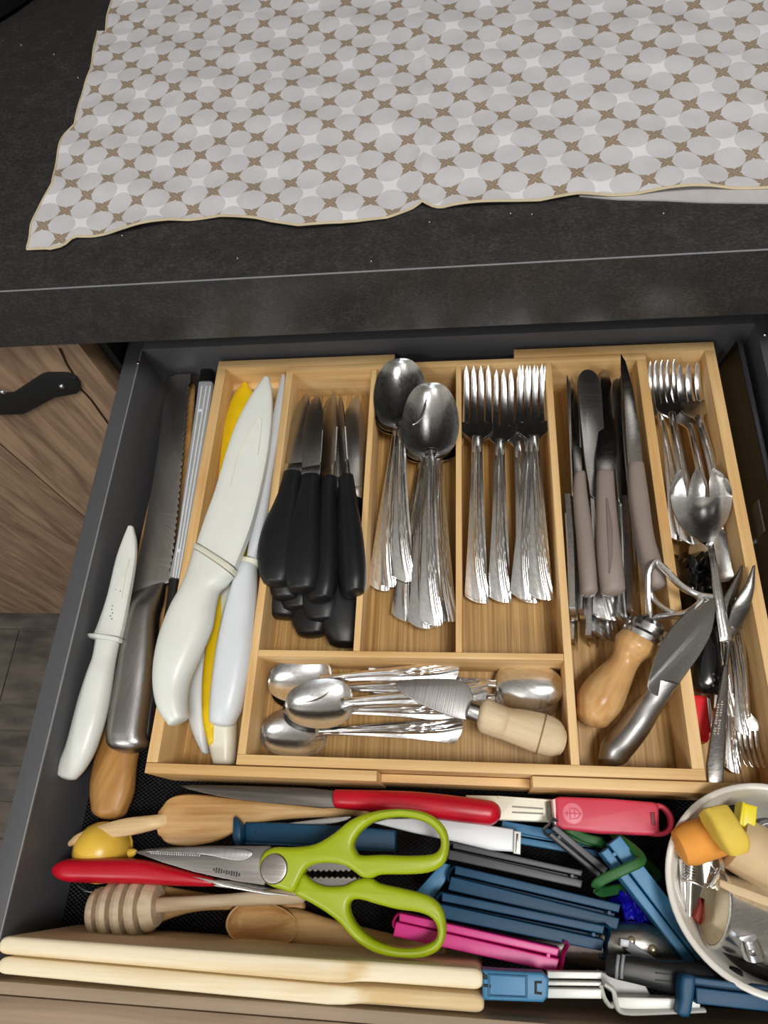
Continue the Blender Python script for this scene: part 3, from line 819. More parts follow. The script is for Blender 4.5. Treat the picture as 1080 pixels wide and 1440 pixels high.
# ------------------------------------------------------------------ table spoons
G = None
TS = [  # end px, z, tip px, z, roll, label
    ((603, 886), .026, (601, 548), .035, 0, 'steel table spoon in the right stack, second from the top'),
    ((626, 879), .024, (612, 552), .031, 0, 'steel table spoon at the bottom of the stack, handle end furthest right'),
    ((564, 877), .024, (608, 556), .030, 0, 'steel table spoon under the right stack, handle slanting down to the left'),
    ((590, 888), .0305, (605, 545), .041, 0, 'steel table spoon right under the top one of the right stack'),
    ((606, 884), .0365, (605, 538), .061, 0, 'topmost steel table spoon of the right stack, the lower of the two big bowls'),
    ((531, 834), .0215, (570, 515), .043, 0, 'steel table spoon at the bottom of the left stack, handle end furthest left'),
    ((541, 829), .0265, (567, 510), .050, 0, 'steel table spoon in the middle of the left stack'),
    ((567, 822), .033, (562, 504), .058, 0, 'topmost steel table spoon of the left stack, bowl near the back rail'),
]
sp0 = make_spoon('table_spoon', TS[0][5], 'spoon', 0.2, 0.066, 0.0440, 0.0115, 'table spoons')
for i, (e, ze, p, zp, r, lb) in enumerate(TS):
    o = sp0 if i == 0 else dup(sp0, lb)
    lay(o, e, ze, p, zp, 0.2, r)

# ------------------------------------------------------------------ table forks
TF = [
    ((670, 852), .022, (672, 520), .0465, 'steel table fork under the leftmost one, its handle end peeping out'),
    ((670, 848), .0275, (671, 517), .050, 'leftmost steel table fork, lying on top of its twin'),
    ((742, 852), .0200, (724, 526), .042, 'steel table fork at the bottom, handle slanting right below the pair on the right'),
    ((702, 851), .0235, (703, 522), .046, 'steel table fork in the middle of the fork compartment'),
    ((733, 847), .0290, (750, 517), .0495, 'steel table fork of the right pair with its handle end on the left'),
    ((761, 848), .0310, (746, 516), .053, 'topmost steel table fork of the right pair, handle end furthest right'),
]
fk0 = make_fork('table_fork', TF[0][4], 'fork', 0.2, 0.068, 0.0250, 4, 'table forks')
for i, (e, ze, p, zp, lb) in enumerate(TF):
    o = fk0 if i == 0 else dup(fk0, lb)
    lay(o, e, ze, p, zp, 0.2, 0)

# ------------------------------------------------------------------ black handled knives
BK = [  # deep ones first
    ((394, 871), .024, (445, 556), .020, 10, 'black-handled knife at the very bottom, stubby handle end peeping out on the far left'),
    ((436, 897), .025, (462, 560), .020, -15, 'black-handled knife under the pile, handle end reaching lowest in the middle'),
    ((451, 877), .032, (470, 556), .026, 0, 'black-handled knife under the pile, handle end right above the lowest middle one'),
    ((482, 911), .027, (500, 556), .026, 12, 'black-handled knife lying deepest along the right divider, longest in view'),
    ((399, 845), .037, (432, 560), .028, 12, 'black-handled knife directly below the left one, only its handle end showing'),
    ((415, 860), .030, (440, 560), .023, -10, 'black-handled knife in the second layer between left and middle handles'),
    ((450, 848), .046, (468, 552), .034, -38, 'black-handled knife third from the left, blade turned on its side'),
    ((385, 824), .052, (430, 553), .036, 0, 'leftmost black-handled serrated knife on top of the pile'),
    ((423, 833), .053, (445, 555), .038, 0, 'black-handled serrated knife on top of the pile, second from the left'),
    ((498, 839), .052, (478, 556), .040, -62, 'rightmost black-handled knife on top with its blade standing on edge'),
]
bk0 = make_steak_knife('black_handled_knife', BK[0][5], 'black handled knives')
for i, (e, ze, p, zp, r, lb) in enumerate(BK):
    o = bk0 if i == 0 else dup(bk0, lb)
    lay(o, e, ze, p, zp, 0.2, r)

# ------------------------------------------------------------------ knives of the fourth compartment
TK = [
    ((808, 918), .022, (797, 535), .040, 80, 'steel table knife on edge against the left divider, its end reaching lowest'),
    ((835, 912), .022, (826, 540), .036, 70, 'steel table knife on edge at the bottom with a square handle end'),
    ((853, 905), .024, (850, 540), .036, 30, 'steel table knife at the bottom, curved handle end beside the wooden knob'),
    ((821, 874), .030, (812, 536), .040, 75, 'steel table knife on edge between the left one and the cake knife'),
    ((878, 884), .034, (868, 535), .040, 40, 'dark-looking steel table knife slanting under the taupe handles'),
    ((895, 874), .036, (873, 530), .042, 60, 'steel table knife on edge right of the middle taupe handle'),
    ((852, 876), .036, (826, 522), .049, 8, 'steel table knife with a broad round-tipped blade and a wide flared handle end'),
    ((809, 873), .043, (794, 530), .044, 82, 'steel table knife on edge, highest one along the left divider'),
]
tk0 = make_table_knife('table_knife', TK[0][5], 'steel table knives')
for i, (e, ze, p, zp, r, lb) in enumerate(TK):
    o = tk0 if i == 0 else dup(tk0, lb)
    lay(o, e, ze, p, zp, 0.215, r)

def taupe(label, HP, BP, zt, curve=True):
    t = thing('taupe_handled_knife', label, 'knife', px(HP[-1][0], HP[-1][1], 0.016), 'taupe handled knives')
    h = obj('handle', pairs(HP, 2.8, 4, 18, (0.3, 0.5)), M['taupe'], t)
    obj('blade', slab(BP, zt, 0.0013, 0.0004), M['steel_dark'], t)
    return t, h
t, h = taupe('narrow taupe-handled knife turned on its side, leftmost of the three',
      [(807, 672, 823, 668, .050, .013), (806, 700, 826, 698, .051, .014), (811, 760, 834, 758, .052, .015), (814, 800, 838, 800, .052, .016), (817, 832, 840, 830, .051, .015)],
      [(808, 672, .048), (803, 600, .043), (800, 550, .038), (804, 528, .036), (812, 560, .038), (817, 620, .044), (820, 670, .048)], .044)
t, h = taupe('taupe-handled knife with a long groove in its grip, middle one of the three',
      [(839, 667, 863, 668, .053, .013), (838, 700, 865, 700, .054, .014), (838, 760, 871, 760, .055, .016), (840, 800, 876, 800, .055, .017), (845, 832, 879, 828, .054, .015)],
      [(840, 666, .053), (838, 640, .050), (842, 600, .047), (844, 560, .044), (844, 530, .042), (848, 519, .041), (857, 528, .042), (866, 560, .044), (868, 600, .047), (868, 640, .050), (863, 668, .053)], .05)
obj('grip_groove', spine([(853, 702, 3, .0611, .002), (857, 740, 8, .0627, .002), (858, 780, 7, .0631, .002), (857, 805, 2, .0630, .002)], 2, 4, 10), plastic('taupe_groove', '#7A6D66', 0.5), h)
t, h = taupe('taupe-handled pointed knife, rightmost, its tip rising above the back rail',
      [(882, 656, 905, 656, .053, .013), (884, 700, 911, 698, .054, .014), (893, 760, 919, 757, .054, .016), (902, 800, 930, 795, .054, .017), (908, 825, 935, 820, .053, .015)],
      [(883, 655, .054), (880, 620, .055), (877, 560, .059), (873, 520, .063), (873, 497, .064), (880, 508, .064), (890, 545, .060), (899, 600, .056), (905, 655, .054)], .05)

# ------------------------------------------------------------------ right compartment
SF = [
    ((955, 765), .022, (918, 510), .046, 'small steel fork at the far left of the right compartment, under its twin'),
    ((972, 770), .030, (934, 509), .050, 'small steel fork lying on top of its twin near the back left corner'),
]
sf0 = make_fork('dessert_fork', SF[0][4], 'fork', 0.155, 0.050, 0.0195, 4, 'dessert forks', we=0.015, wn=0.005, tine=0.034)
for i, (e, ze, p, zp, lb) in enumerate(SF):
    o = sf0 if i == 0 else dup(sf0, lb)
    lay(o, e, ze, p, zp, 0.155, 0)
cf0_ = make_fork('cake_fork', 'dim three-tined steel cake fork by the right wall of the tray', 'fork', 0.155, 0.050, 0.0215, 3, 'cake forks', we=0.014, wn=0.005, tine=0.030)
lay(cf0_, (1024, 770), .020, (967, 513), .043, 0.155)
o = dup(cf0_, 'three-tined steel cake fork half hidden beneath the other one'); lay(o, (1003, 770), .0165, (958, 530), .034, 0.155)

# serving spork
t = thing('serving_spork', 'large shiny steel salad spork with three short broad tines', 'spork', px(1000, 760, .012))
zs = .052
def bowlz(x, y):
    dx = (x - 986) / 44; dy = (y - 712) / 57
    r = min(1, math.hypot(dx, dy)); return zs - 0.013 * (1 - r ** 2) - (0.004 if y > 765 else 0)
BL = catmull([(943, 699), (945, 712), (950, 726), (960, 742), (975, 755), (990, 764), (996, 769)], 3)
BR = catmull([(1030, 699), (1028, 714), (1022, 732), (1013, 746), (1007, 756), (1003, 764), (1002, 769)], 3)
def rowsurf(Lf, Rf, y0, y1, nu=14, nv=12):
    def f(u, v):
        y = lerp(y0, y1, u); a = Lf(y); b = Rf(y); x = lerp(a, b, v)
        return px(x, y, bowlz(x, y))
    return gridsurf(f, nu, nv, .0012)
obj('bowl', rowsurf(lambda y: interp(BL, 1, y), lambda y: interp(BR, 1, y), 699, 769, 22, 20), M['steel'], t, 60)
for Lp, Rp, yt in (([(943, 700), (942.5, 688), (945, 676), (950, 667), (957, 660)], [(966, 700), (964, 689), (961, 676), (959, 667), (957.6, 660)], 660),
                   ([(967, 700), (969, 685), (973, 670), (979.4, 657)], [(992, 700), (991, 684), (987, 669), (980.4, 657)], 657),
                   ([(998, 700), (997, 680), (999, 667), (1003, 658)], [(1030, 700), (1029, 688), (1024, 675), (1015, 665), (1005, 658)], 658)):
    obj('tine', rowsurf(lambda y: interp(Lp, 1, y), lambda y: interp(Rp, 1, y), 699.5, yt, 12, 6), M['steel'], t, 60)
obj('handle', spine([(999, 764, 9, .047, .003), (1003, 790, 10, .049, .003), (1010, 840, 15, .048, .003), (1020, 900, 18, .043, .003)], 3, 4, 14), M['steel'], t)
for dx in (-3.2, 0, 3.2):
    obj('ridge', spine([(1000 + dx, 772, 2.4, .0488, .0012), (1003 + dx, 790, 2.4, .0508, .0012), (1010 + dx * 1.2, 840, 2.6, .0498, .0012), (1019 + dx * 1.3, 895, 2.6, .0448, .0012)], 2, 3, 8), M['steel'], t)
# spoon beneath
o = make_spoon('dessert_spoon', 'steel spoon half hidden below the salad spork, round bowl edge showing', 'spoon', 0.16, 0.052, 0.036, 0.007, None, we=0.016)
lay(o, (1020, 1010), .022, (998, 738), .030, 0.16)
# black pouch
def crumple(P, z, amp, seed, th=0.004, n=18):
    rnd = random.Random(seed); ph = [(rnd.uniform(90, 420), rnd.uniform(90, 420), rnd.uniform(0, 6)) for _ in range(5)]
    a, b, c, d = P
    def f(u, v):
        x = lerp(lerp(a[0], b[0], u), lerp(d[0], c[0], u), v); y = lerp(lerp(a[1], b[1], u), lerp(d[1], c[1], u), v)
        p = px(x, y, z); h = 0
        for kx, ky, k0 in ph: h += abs(math.sin(p.x * kx + p.y * ky + k0)) * amp / 3
        e = min(1, 6 * min(u, 1 - u, v, 1 - v)); wob = 0.0015 * math.sin(20 * u + 9 * v)
        return Vector((p.x + wob * (1 - e), p.y + wob, p.z + h * e - amp * 0.8 * (1 - e)))
    return gridsurf(f, n, n, th)
tag(obj('black_pouch', crumple([(946, 775), (1000, 765), (1012, 905), (968, 905)], .026, .012, 3, .008), M['black_gloss'], None, 25),
    'crumpled shiny black plastic pouch below the salad spork', 'pouch')
t = thing('black_tool', 'glossy black plastic kitchen tool with a worn perforated end beside the red lid', 'kitchen tool', px(993, 930, .012))
obj('body', pairs([(975, 870, 1000, 868, .032, .012), (976, 905, 1008, 905, .033, .013), (974, 940, 1014, 940, .032, .013), (974, 962, 1017, 965, .031, .012), (980, 972, 1012, 976, .030, .008)], 3, 4, 16, (0.4, 0.3)), M['black_gloss'], t)
for x, y in ((1003, 948), (1010, 953), (1003, 964), (1013, 962), (1004, 956)):
    c = px(x, y, .0380)
    obj('speck', lathe(c, c + Vector((0, 0, 0.0004)), [(0, 0.0009), (1, 0.0006), (1, 0)], 8), M['sticker'], t)
t = thing('red_box', 'small bright red plastic lid-like box wedged beside the tray wall', 'box', px(988, 1010, .012))
obj('body', slab([(972, 976), (995, 979), (999, 1038), (996, 1043), (978, 1041)], .028, .012, .0012), M['bright_red'], t)
obj('raised_frame', slab([(974, 979), (992, 982), (996, 1034), (982, 1034)], .0290, .0015, .0005), M['bright_red'], t)
tag(obj('steel_strip', obox(px(996, 978, .029), px(1002, 1030, .029), 0.0022, 0.006), M['steel']), 'narrow steel strip standing right of the red box', 'blade')

# two-pronged serving fork with a flat engraved handle
t = thing('carving_fork', 'steel serving fork with two long pointed prongs and an engraved flat handle', 'fork', px(1020, 950, .012))
obj('prong', pairs([(1058, 797, 1062, 796, .058, .0016), (1047, 824, 1061, 826, .055, .002), (1032, 848, 1056, 850, .051, .0022), (1026, 866, 1050, 866, .047, .0022), (1020, 880, 1042, 882, .043, .0022)], 2.6, 4, 12, (1, 0)), M['steel_dark'], t)
obj('prong', pairs([(1041, 797, 1045, 796, .046, .0016), (1028, 820, 1040, 820, .045, .002), (1016, 842, 1030, 846, .044, .0022), (1010, 860, 1028, 868, .043, .0022), (1014, 876, 1034, 884, .042, .0022)], 2.6, 4, 12, (1, 0)), M['steel_dark'], t)
obj('neck', pairs([(1013, 866, 1044, 868, .0415, .0026), (1019, 885, 1037, 888, .0405, .003), (1020, 900, 1030, 900, .0405, .003), (1017, 940, 1024, 940, .042, .003)], 2.6, 4, 12, (0.5, 0)), M['steel_dark'], t)
hh = obj('handle', slab([(1017, 935, .044), (1025, 935, .044), (1024, 985, .045), (1020, 1050, .046), (1017, 1107, .046), (1006, 1109, .046), (996, 1106, .046), (994, 1075, .046), (1002, 1020, .046), (1010, 980, .045)], .046, .0022, .0007), M['steel_dark'], t)
eng = plastic('engraving', '#A79C90', 0.5)
gl = []
for k in range(13):
    for j, off in enumerate((0, 5)):
        if (k * 7 + j * 3) % 9 == 0: continue
        x = 1010.5 - k * 0.48 + off; y = 987 + k * 3.7
        c = px(x, y, .0461); s = 0.0004 + 0.0002 * ((k + j) % 3)
        gl.append(box(c.x - s, c.x + s, c.y - 0.0005, c.y + 0.0004, c.z - 0.0003, c.z + 0.0002, 0.0001))
tag(obj('engraving', join(*gl), eng, hh), 'two lines of worn engraved lettering', kind='stuff')
# forks and spoons further down
o = dup(sf0, 'flared ridged handle end of a steel fork beside the engraved handle', 'dessert forks'); lay(o, (1044, 1036), .040, (1024, 840), .034, 0.155)
o = dup(sf0, 'steel fork handle end lying lowest in the right compartment', 'dessert forks'); lay(o, (1031, 1090), .018, (1018, 870), .016, 0.155)
o = dup(sf0, 'small steel fork upside down, its four tines pointing to the white bowl', 'dessert forks'); lay(o, (1030, 850), .022, (1062, 1080), .028, 0.155)

# ------------------------------------------------------------------ teaspoons
ts0 = make_spoon('teaspoon', 'steel teaspoon pushed under the upper left one', 'spoon', 0.135, 0.045, 0.0310, 0.0068, 'teaspoons', we=0.0165, wn=0.0048)
TE = [((648, 968), .020, (382, 968), .0255, 'steel teaspoon pushed under the upper left one'),
      ((650, 946), .027, (377, 958), .032, 'uppermost left steel teaspoon, touching the cross bar side'),
      ((662, 1003), .019, (398, 998), .0262, 'steel teaspoon directly beneath the middle left one'),
      ((655, 1028), .024, (367, 1030), .0262, 'lowest left steel teaspoon near the front rail'),
      ((690, 976), .028, (401, 992), .0375, 'middle left steel teaspoon lying over its neighbours')]
for i, (e, ze, p, zp, lb) in enumerate(TE):
    o = ts0 if i == 0 else dup(ts0, lb)
    lay(o, e, ze, p, zp, 0.135, 0)
o = dup(ts0, 'steel teaspoon turned the other way, bowl upside down at the right'); lay(o, (514, 950), .020, (792, 968), .030, 0.135, 180)
o = dup(ts0, 'steel teaspoon turned the other way below the first, bowl mostly hidden'); lay(o, (518, 975), .017, (786, 984), .0185, 0.135, 180)

# ------------------------------------------------------------------ wooden handled spreader
t = thing('cheese_spreader', 'small steel spreader with a pale wooden handle lying across the teaspoons', 'spreader', px(730, 1020, .016))
obj('blade', slab([(556, 963), (575, 955.5), (611, 953.5), (648, 957), (662, 970), (667, 992), (661, 1011), (643, 1010), (607, 997), (572, 979)], .043, .0013, .0005, sub=3), M['steel_b'], t)
obj('ferrule', lathe(px(660, 998, .0435), px(684, 1007, .0435), [(0, 0), (0, .0062), (0.8, .0062), (1, .0055), (1, 0)], 18), M['steel_b'], t)
obj('handle', pairs([(688, 983, 677, 1031, .044, .022), (706, 992, 694, 1037, .044, .022), (718, 996, 707, 1041, .043, .017), (738, 998, 722, 1047, .043, .017), (766, 1004, 752, 1059, .042, .019), (784, 1012, 772, 1064, .042, .020), (791, 1024, 783, 1062, .041, .017)], 2.2, 5, 20, (0.45, 0.35)), M['beech_pale'], t)
obj('turned_groove', pairs([(767.5, 1003.5, 752.5, 1060, .0421, .0196), (769.5, 1004.5, 754.5, 1061, .0421, .0197)], 2.2, 1, 20, (0, 0)), plastic('groove_brown', '#8E7148', 0.7), t)

# ------------------------------------------------------------------ whisk-like opener with turned wooden handle
t = thing('wooden_handled_opener', 'chrome loop-headed kitchen tool with a round turned wooden handle', 'opener', px(850, 990, .016))
A = px(905, 899, .050); 
def pz(P): return [px(*p) for p in P]
def tubep(P, r, rz=None, sub=5):
    return sweep([Vector(v) for v in catmull([tuple(px(*p)) for p in P], sub)], r, rz, M=10)
obj('arm', tubep([(914, 880, .052), (913, 862, .056), (911, 838, .060), (912, 806, .065), (921, 791, .067), (933, 799, .067), (957, 823, .067), (980, 836, .067), (1001, 840, .067)], .0022, .0030), M['steel'], t)
obj('arm', tubep([(919, 880, .052), (924, 868, .058), (942, 866, .062), (960, 864, .064), (976, 856, .066), (986, 845, .067), (981, 837, .067)], .0022, .0030), M['steel'], t)
obj('arm', tubep([(913, 828, .060), (921, 844, .061), (934, 856, .062), (952, 864, .063)], .0015, .0022), M['steel'], t)
obj('collar', lathe(px(903, 899, .048), px(916, 873, .051), [(0, 0), (0, .0128), (0.25, .0135), (0.45, .0118), (0.5, .0128), (0.75, .0125), (0.8, .0100), (1, .0085), (1, 0)], 24), M['steel'], t)
obj('handle', pairs([(873, 886, 922, 913, .048, .026), (866, 893, 919, 922, .047, .029), (864, 906, 905, 930, .045, .024), (859, 922, 896, 942, .043, .023), (843, 937, 887, 965, .041, .028), (823, 957, 880, 985, .039, .035), (812, 976, 872, 1002, .038, .037), (811, 994, 858, 1017, .037, .034)], 2.1, 5, 22, (0.3, 0.42)), M['beech'], t)

# ------------------------------------------------------------------ all-steel butter knife
t = thing('steel_spatula_knife', 'all-steel broad spreading knife with a fat rounded handle laid over the divider', 'knife', px(900, 1010, .016))
obj('blade', slab([(x, y, -.0001666 * x - .0001667 * y + .3738) for x, y in [(1006, 841), (990, 846), (974, 852), (944, 883), (925, 914), (915, 944), (911, 968), (930, 980), (947, 972), (969, 942), (986, 918), (1002, 885)]], .06, .0015, .0006, sub=3), M['steel_b'], t)
obj('handle', pairs([(913, 950, 956, 962, .0580, .004), (910, 968, 948, 971, .054, .008), (898, 984, 941, 981, .050, .012), (880, 1005, 927, 1002, .044, .016), (861, 1026, 914, 1026, .039, .019), (846, 1045, 898, 1050, .035, .020), (842, 1062, 884, 1068, .033, .017)], 2.1, 5, 22, (0, 0.7)), M['steel_b'], t)
# ================================================================== LEFT OF THE TRAY
t = thing('sheathed_paring_knife', 'small all-white paring knife in a translucent sheath, leaning on the left drawer side', 'knife', px(130, 930, .02))
sh = obj('sheath', pairs([(180, 742, 188, 743, .046, .004), (173, 760, 192, 762, .045, .006), (163, 790, 191, 792, .044, .007), (152, 838, 183, 840, .044, .008), (139, 878, 175, 882, .043, .009), (133, 893, 171, 897, .043, .010)], 3.2, 4, 16, (1, 0)), M['white'], t)
obj('moulded_v', tubep([(171, 842, .0478), (178, 800, .0475), (182, 786, .0472), (179, 800, .0475), (173, 812, .0478)], .0005, .0005, 4), M['cream_white'], sh)
lm = plastic('faded_print', '#7F7E7A', 0.6)
gl = []
for x, y in [(163, 829), (166, 827), (169, 831), (162, 834), (165, 837), (161, 840), (164, 843), (158, 852), (157, 857), (158, 862), (155, 866), (157, 870)]:
    c = px(x, y, .0478); gl.append(box(c.x - .0003, c.x + .0005, c.y - .0006, c.y + .0005, c.z - .0001, c.z + .0001, .0001))
tag(obj('faded_print', join(*gl), lm, sh), 'worn dark print, no longer legible', kind='stuff')
obj('collar', pairs([(124, 893, 172, 899, .043, .013), (126, 897, 171, 903, .043, .013)], 2.6, 2, 16, (0.2, 0.2)), M['white'], t)
obj('handle', pairs([(135, 901, 167, 905, .043, .012), (131, 925, 162, 928, .043, .013), (123, 948, 158, 952, .043, .015), (112, 982, 152, 990, .042, .016), (104, 1012, 145, 1020, .042, .016), (95, 1046, 133, 1056, .041, .015), (84, 1074, 120, 1080, .040, .013), (82, 1086, 108, 1094, .040, .011)], 2.3, 4, 18, (0.2, 0.5)), M['white'], t)

t = thing('wooden_paddle', 'olive-toned wooden spatula lying underneath the bread knife, rounded end in front', 'spatula', px(190, 900, 0))
obj('body', pairs([(232, 545, 275, 537, .013, .008), (224, 640, 268, 640, .013, .010), (198, 760, 250, 760, .013, .011), (183, 840, 238, 845, .014, .012), (168, 930, 222, 940, .014, .013), (152, 1000, 205, 1010, .015, .015), (134, 1070, 192, 1072, .016, .017), (128, 1110, 188, 1112, .016, .018), (130, 1136, 178, 1140, .016, .016)], 2.6, 4, 18, (0.3, 0.8)), M['olive'], t)

t = thing('bread_knife', 'large bread knife with a scalloped dark blade and a brushed steel handle', 'knife', px(200, 850, .02))
up = [(236, 530), (248, 526.5), (268, 525)]
ser = []
n = 30
R_ = [(268, 530), (265, 552), (258, 636), (251, 716), (243, 785), (238, 812)]
for i in range(n):
    y = lerp(534, 805, (i + 0.5) / n); x = interp(R_, 1, y)
    ser += [(x + 0.8, y - 3.0), (x - 2.2, y)]
blade = up + ser + [(240, 815), (238, 819), (214, 826), (203, 840), (185, 842), (188, 815), (195, 785), (207, 720), (218, 655), (226, 600), (230, 560), (232, 538)]
obj('blade', slab([(x, y, lerp(.0315, .036, (842 - y) / 320)) for x, y in blade], .033, .0018, .0004, steps=2), M['steel_blade'], t)
obj('handle', pairs([(184, 838, 233, 820, .031, .010), (182, 850, 229, 842, .031, .018), (180, 868, 222, 868, .032, .021), (170, 915, 219, 922, .032, .022), (159, 975, 213, 980, .031, .022), (152, 1025, 206, 1028, .031, .022), (152, 1044, 208, 1042, .031, .020)], 2.6, 4, 22, (0, 0.8)), M['steel_b'], t)

t = thing('slicing_knife', 'slim knife with black handle in a ribbed clear plastic sheath beside the tray', 'knife', px(250, 700, .012))
obj('sheath', pairs([(281, 541, 301, 541, .030, .009), (276, 580, 297, 580, .030, .009), (264, 665, 284, 666, .030, .009), (251, 760, 268, 762, .030, .009), (240, 813, 254, 816, .030, .009)], 6, 3, 16, (0, 0)), plastic('frosted_sheath', '#9C9EA0', 0.18, 0.6), t)
for a, b in (((284, 543), (243.5, 812)), ((290.5, 543), (247, 813)), ((296, 543), (251, 813))):
    obj('rib', tubep([(a[0], a[1], .0347), (b[0], b[1], .0347)], .0006, .0006, 3), M['white_cool'], t)
for x, y in ((282, 577), (252, 774)):
    c = px(x, y, .0345); obj('stud', lathe(c, c + Vector((0, 0, .001)), [(0, .0016), (.6, .0014), (1, .0006), (1, 0)], 12), M['white_cool'], t)
obj('end_cap', pairs([(284, 520, 301, 519, .031, .010), (282, 540, 301, 540, .031, .010)], 4, 2, 14, (0.3, 0)), M['black_gloss'], t)
obj('handle', pairs([(239, 816, 254, 818, .029, .010), (236, 850, 250, 852, .028, .012), (226, 910, 240, 912, .026, .014), (213, 980, 224, 984, .024, .015), (205, 1030, 217, 1034, .022, .014)], 3, 4, 16, (0, 0.5)), M['black_matt'], t)

# ================================================================== LEFT COMPARTMENT
t = thing('yellow_sheathed_knife', 'knife in a yellow sheath with yellow and cream handle, beneath the white knives', 'knife', px(320, 850, .014))
obj('sheath', pairs([(341, 541, 349, 541, .030, .005), (325, 566, 362, 566, .031, .007), (314, 612, 372, 612, .032, .009), (306, 690, 366, 695, .033, .010), (303, 760, 350, 770, .034, .010), (300, 808, 333, 818, .034, .011)], 3.4, 4, 16, (1, 0)), M['yellow'], t)
h = obj('handle', pairs([(303, 822, 333, 826, .031, .014), (298, 880, 334, 884, .030, .017), (289, 950, 332, 955, .029, .019), (289, 1010, 332, 1012, .028, .019), (296, 1050, 331, 1052, .027, .017), (301, 1072, 329, 1073, .026, .015)], 3.0, 4, 18, (0.2, 0.25)), M['cream_white'], t)
tag(obj('grip_inlay', pairs([(305, 826, 318, 840, .0310, .0160), (297, 880, 322, 890, .0302, .0182), (288, 950, 316, 956, .0292, .0202), (288, 1010, 313, 1012, .0282, .0202), (296, 1050, 309, 1042, .0274, .0182)], 3.0, 4, 14, (0.2, 0.2)), M['yellow'], h), 'yellow soft grip strip')

t = thing('hidden_white_knife', 'white-handled knife at the bottom left of the compartment, pointed butt and sheath tip showing', 'knife', px(280, 1000, .014))
obj('sheath', pairs([(347, 532, 353, 533, .024, .004), (338, 556, 358, 560, .023, .006), (310, 640, 345, 648, .022, .008), (291, 780, 325, 785, .022, .009)], 3.2, 3, 14, (1, 0)), M['white_cool'], t)
obj('handle', pairs([(285, 800, 318, 804, .022, .012), (271, 900, 302, 905, .022, .015), (264, 965, 294, 965, .021, .017), (265, 1005, 294, 1006, .020, .016), (274, 1036, 294, 1036, .019, .014), (284, 1056, 294, 1056, .018, .010)], 2.4, 4, 16, (0.2, 0.5)), M['white_cool'], t)

t = thing('white_utility_knife', 'slender cool-white knife with a thin sheath, right of the big white chef knife', 'knife', px(330, 880, .03))
obj('sheath', pairs([(396, 531, 402, 530, .040, .005), (392, 548, 402, 545, .041, .007), (383, 592, 398, 594, .042, .010), (370, 665, 385, 668, .044, .013), (356, 740, 373, 744, .046, .014), (348, 786, 363, 790, .047, .014)], 3, 4, 16, (1, 0)), M['white_cool'], t)
obj('collar', pairs([(336, 787, 366, 791, .048, .015), (334, 792, 364, 796, .048, .015)], 2.6, 2, 16, (0.2, 0.2)), M['cream_white'], t)
obj('handle', pairs([(335, 795, 361, 797, .048, .016), (324, 832, 361, 836, .048, .019), (313, 872, 359, 876, .047, .021), (303, 930, 354, 936, .046, .022), (297, 985, 342, 990, .044, .021), (296, 1010, 331, 1016, .042, .018)], 2.4, 4, 20, (0.2, 0.45)), M['white_cool'], t)

t = thing('white_chef_knife', 'largest white chef knife in a moulded sheath, its curved handle resting on the tray rim', 'knife', px(260, 900, .05))
SP = [(371, 532, 379, 533, .060, .004), (362, 545, 382.5, 548, .060, .006), (350, 563, 383.5, 572, .060, .007), (333, 597, 382, 604, .060, .009), (318, 640, 377, 646, .060, .010), (303, 692, 366, 700, .060, .011), (290, 728, 353, 748, .060, .012), (278, 765, 333, 800, .060, .013)]
sh = obj('sheath', pairs(SP, 3.4, 4, 18, (1, 0)), M['white'], t)
obj('moulded_v', tubep([(323, 687, .0655), (335, 640, .0652), (355, 602, .0648), (365, 588, .0645), (367, 600, .0646), (362, 640, .0652)], .0006, .0005, 5), M['cream_white'], sh)
obj('collar', pairs([(275, 766, 333, 803, .060, .016), (273, 771, 331, 809, .060, .017)], 3, 2, 18, (0.2, 0.2)), M['cream_white'], t)
obj('handle', pairs([(273, 774, 328, 811, .060, .018), (264, 806, 318, 823, .060, .020), (253, 832, 308, 832, .060, .022), (240, 856, 303, 852, .060, .023), (226, 892, 297, 884, .060, .023), (218, 930, 281, 922, .060, .023), (217, 965, 266, 958, .059, .022), (223, 996, 262, 985, .059, .020), (238, 1020, 264, 1005, .058, .017)], 2.4, 4, 20, (0, 0.25)), M['white'], t)

# ================================================================== IN FRONT OF THE TRAY
zf = {}
t = thing('bamboo_spatula', 'flat bamboo cooking spoon with a broad oval head below the tray', 'cooking spoon', px(300, 1150, 0))
obj('body', pairs([(226, 1176, 226, 1138, .027, .006), (236, 1186, 240, 1122, .027, .008), (258, 1189, 262, 1117, .027, .009), (285, 1187, 288, 1118, .027, .010), (312, 1180, 315, 1121, .027, .010), (340, 1166, 342, 1124, .027, .010), (380, 1155, 382, 1127, .026, .010), (440, 1150, 440, 1132, .024, .010), (515, 1147, 515, 1135, .022, .009)], 2.6, 4, 16, (0.8, 0.5)), M['bamboo_spoon'], t)
t = thing('red_handled_knife', 'long knife with a round red handle lying along the front of the bamboo tray', 'knife', px(585, 1140, 0))
obj('blade', slab([(253, 1105), (300, 1104), (380, 1106), (474, 1112), (474, 1136), (420, 1133), (340, 1125), (285, 1115)], .034, .0015, .0005, sub=2), steel('dim_blade', 0.12, 0.35, 0.1, 0, (1, 0.9, 0.8)), t)
obj('handle', pairs([(473, 1137, 473, 1110, .036, .013), (520, 1141, 520, 1111, .037, .015), (580, 1147, 582, 1113, .037, .017), (640, 1156, 642, 1119, .037, .018), (685, 1161, 690, 1126, .036, .018)], 2.4, 4, 18, (0.25, 0.8)), M['red'], t)
t = thing('pale_wooden_spoon', 'pale thin wooden spoon tilted on its edge behind the yellow cup', 'spoon', px(160, 1165, 0))
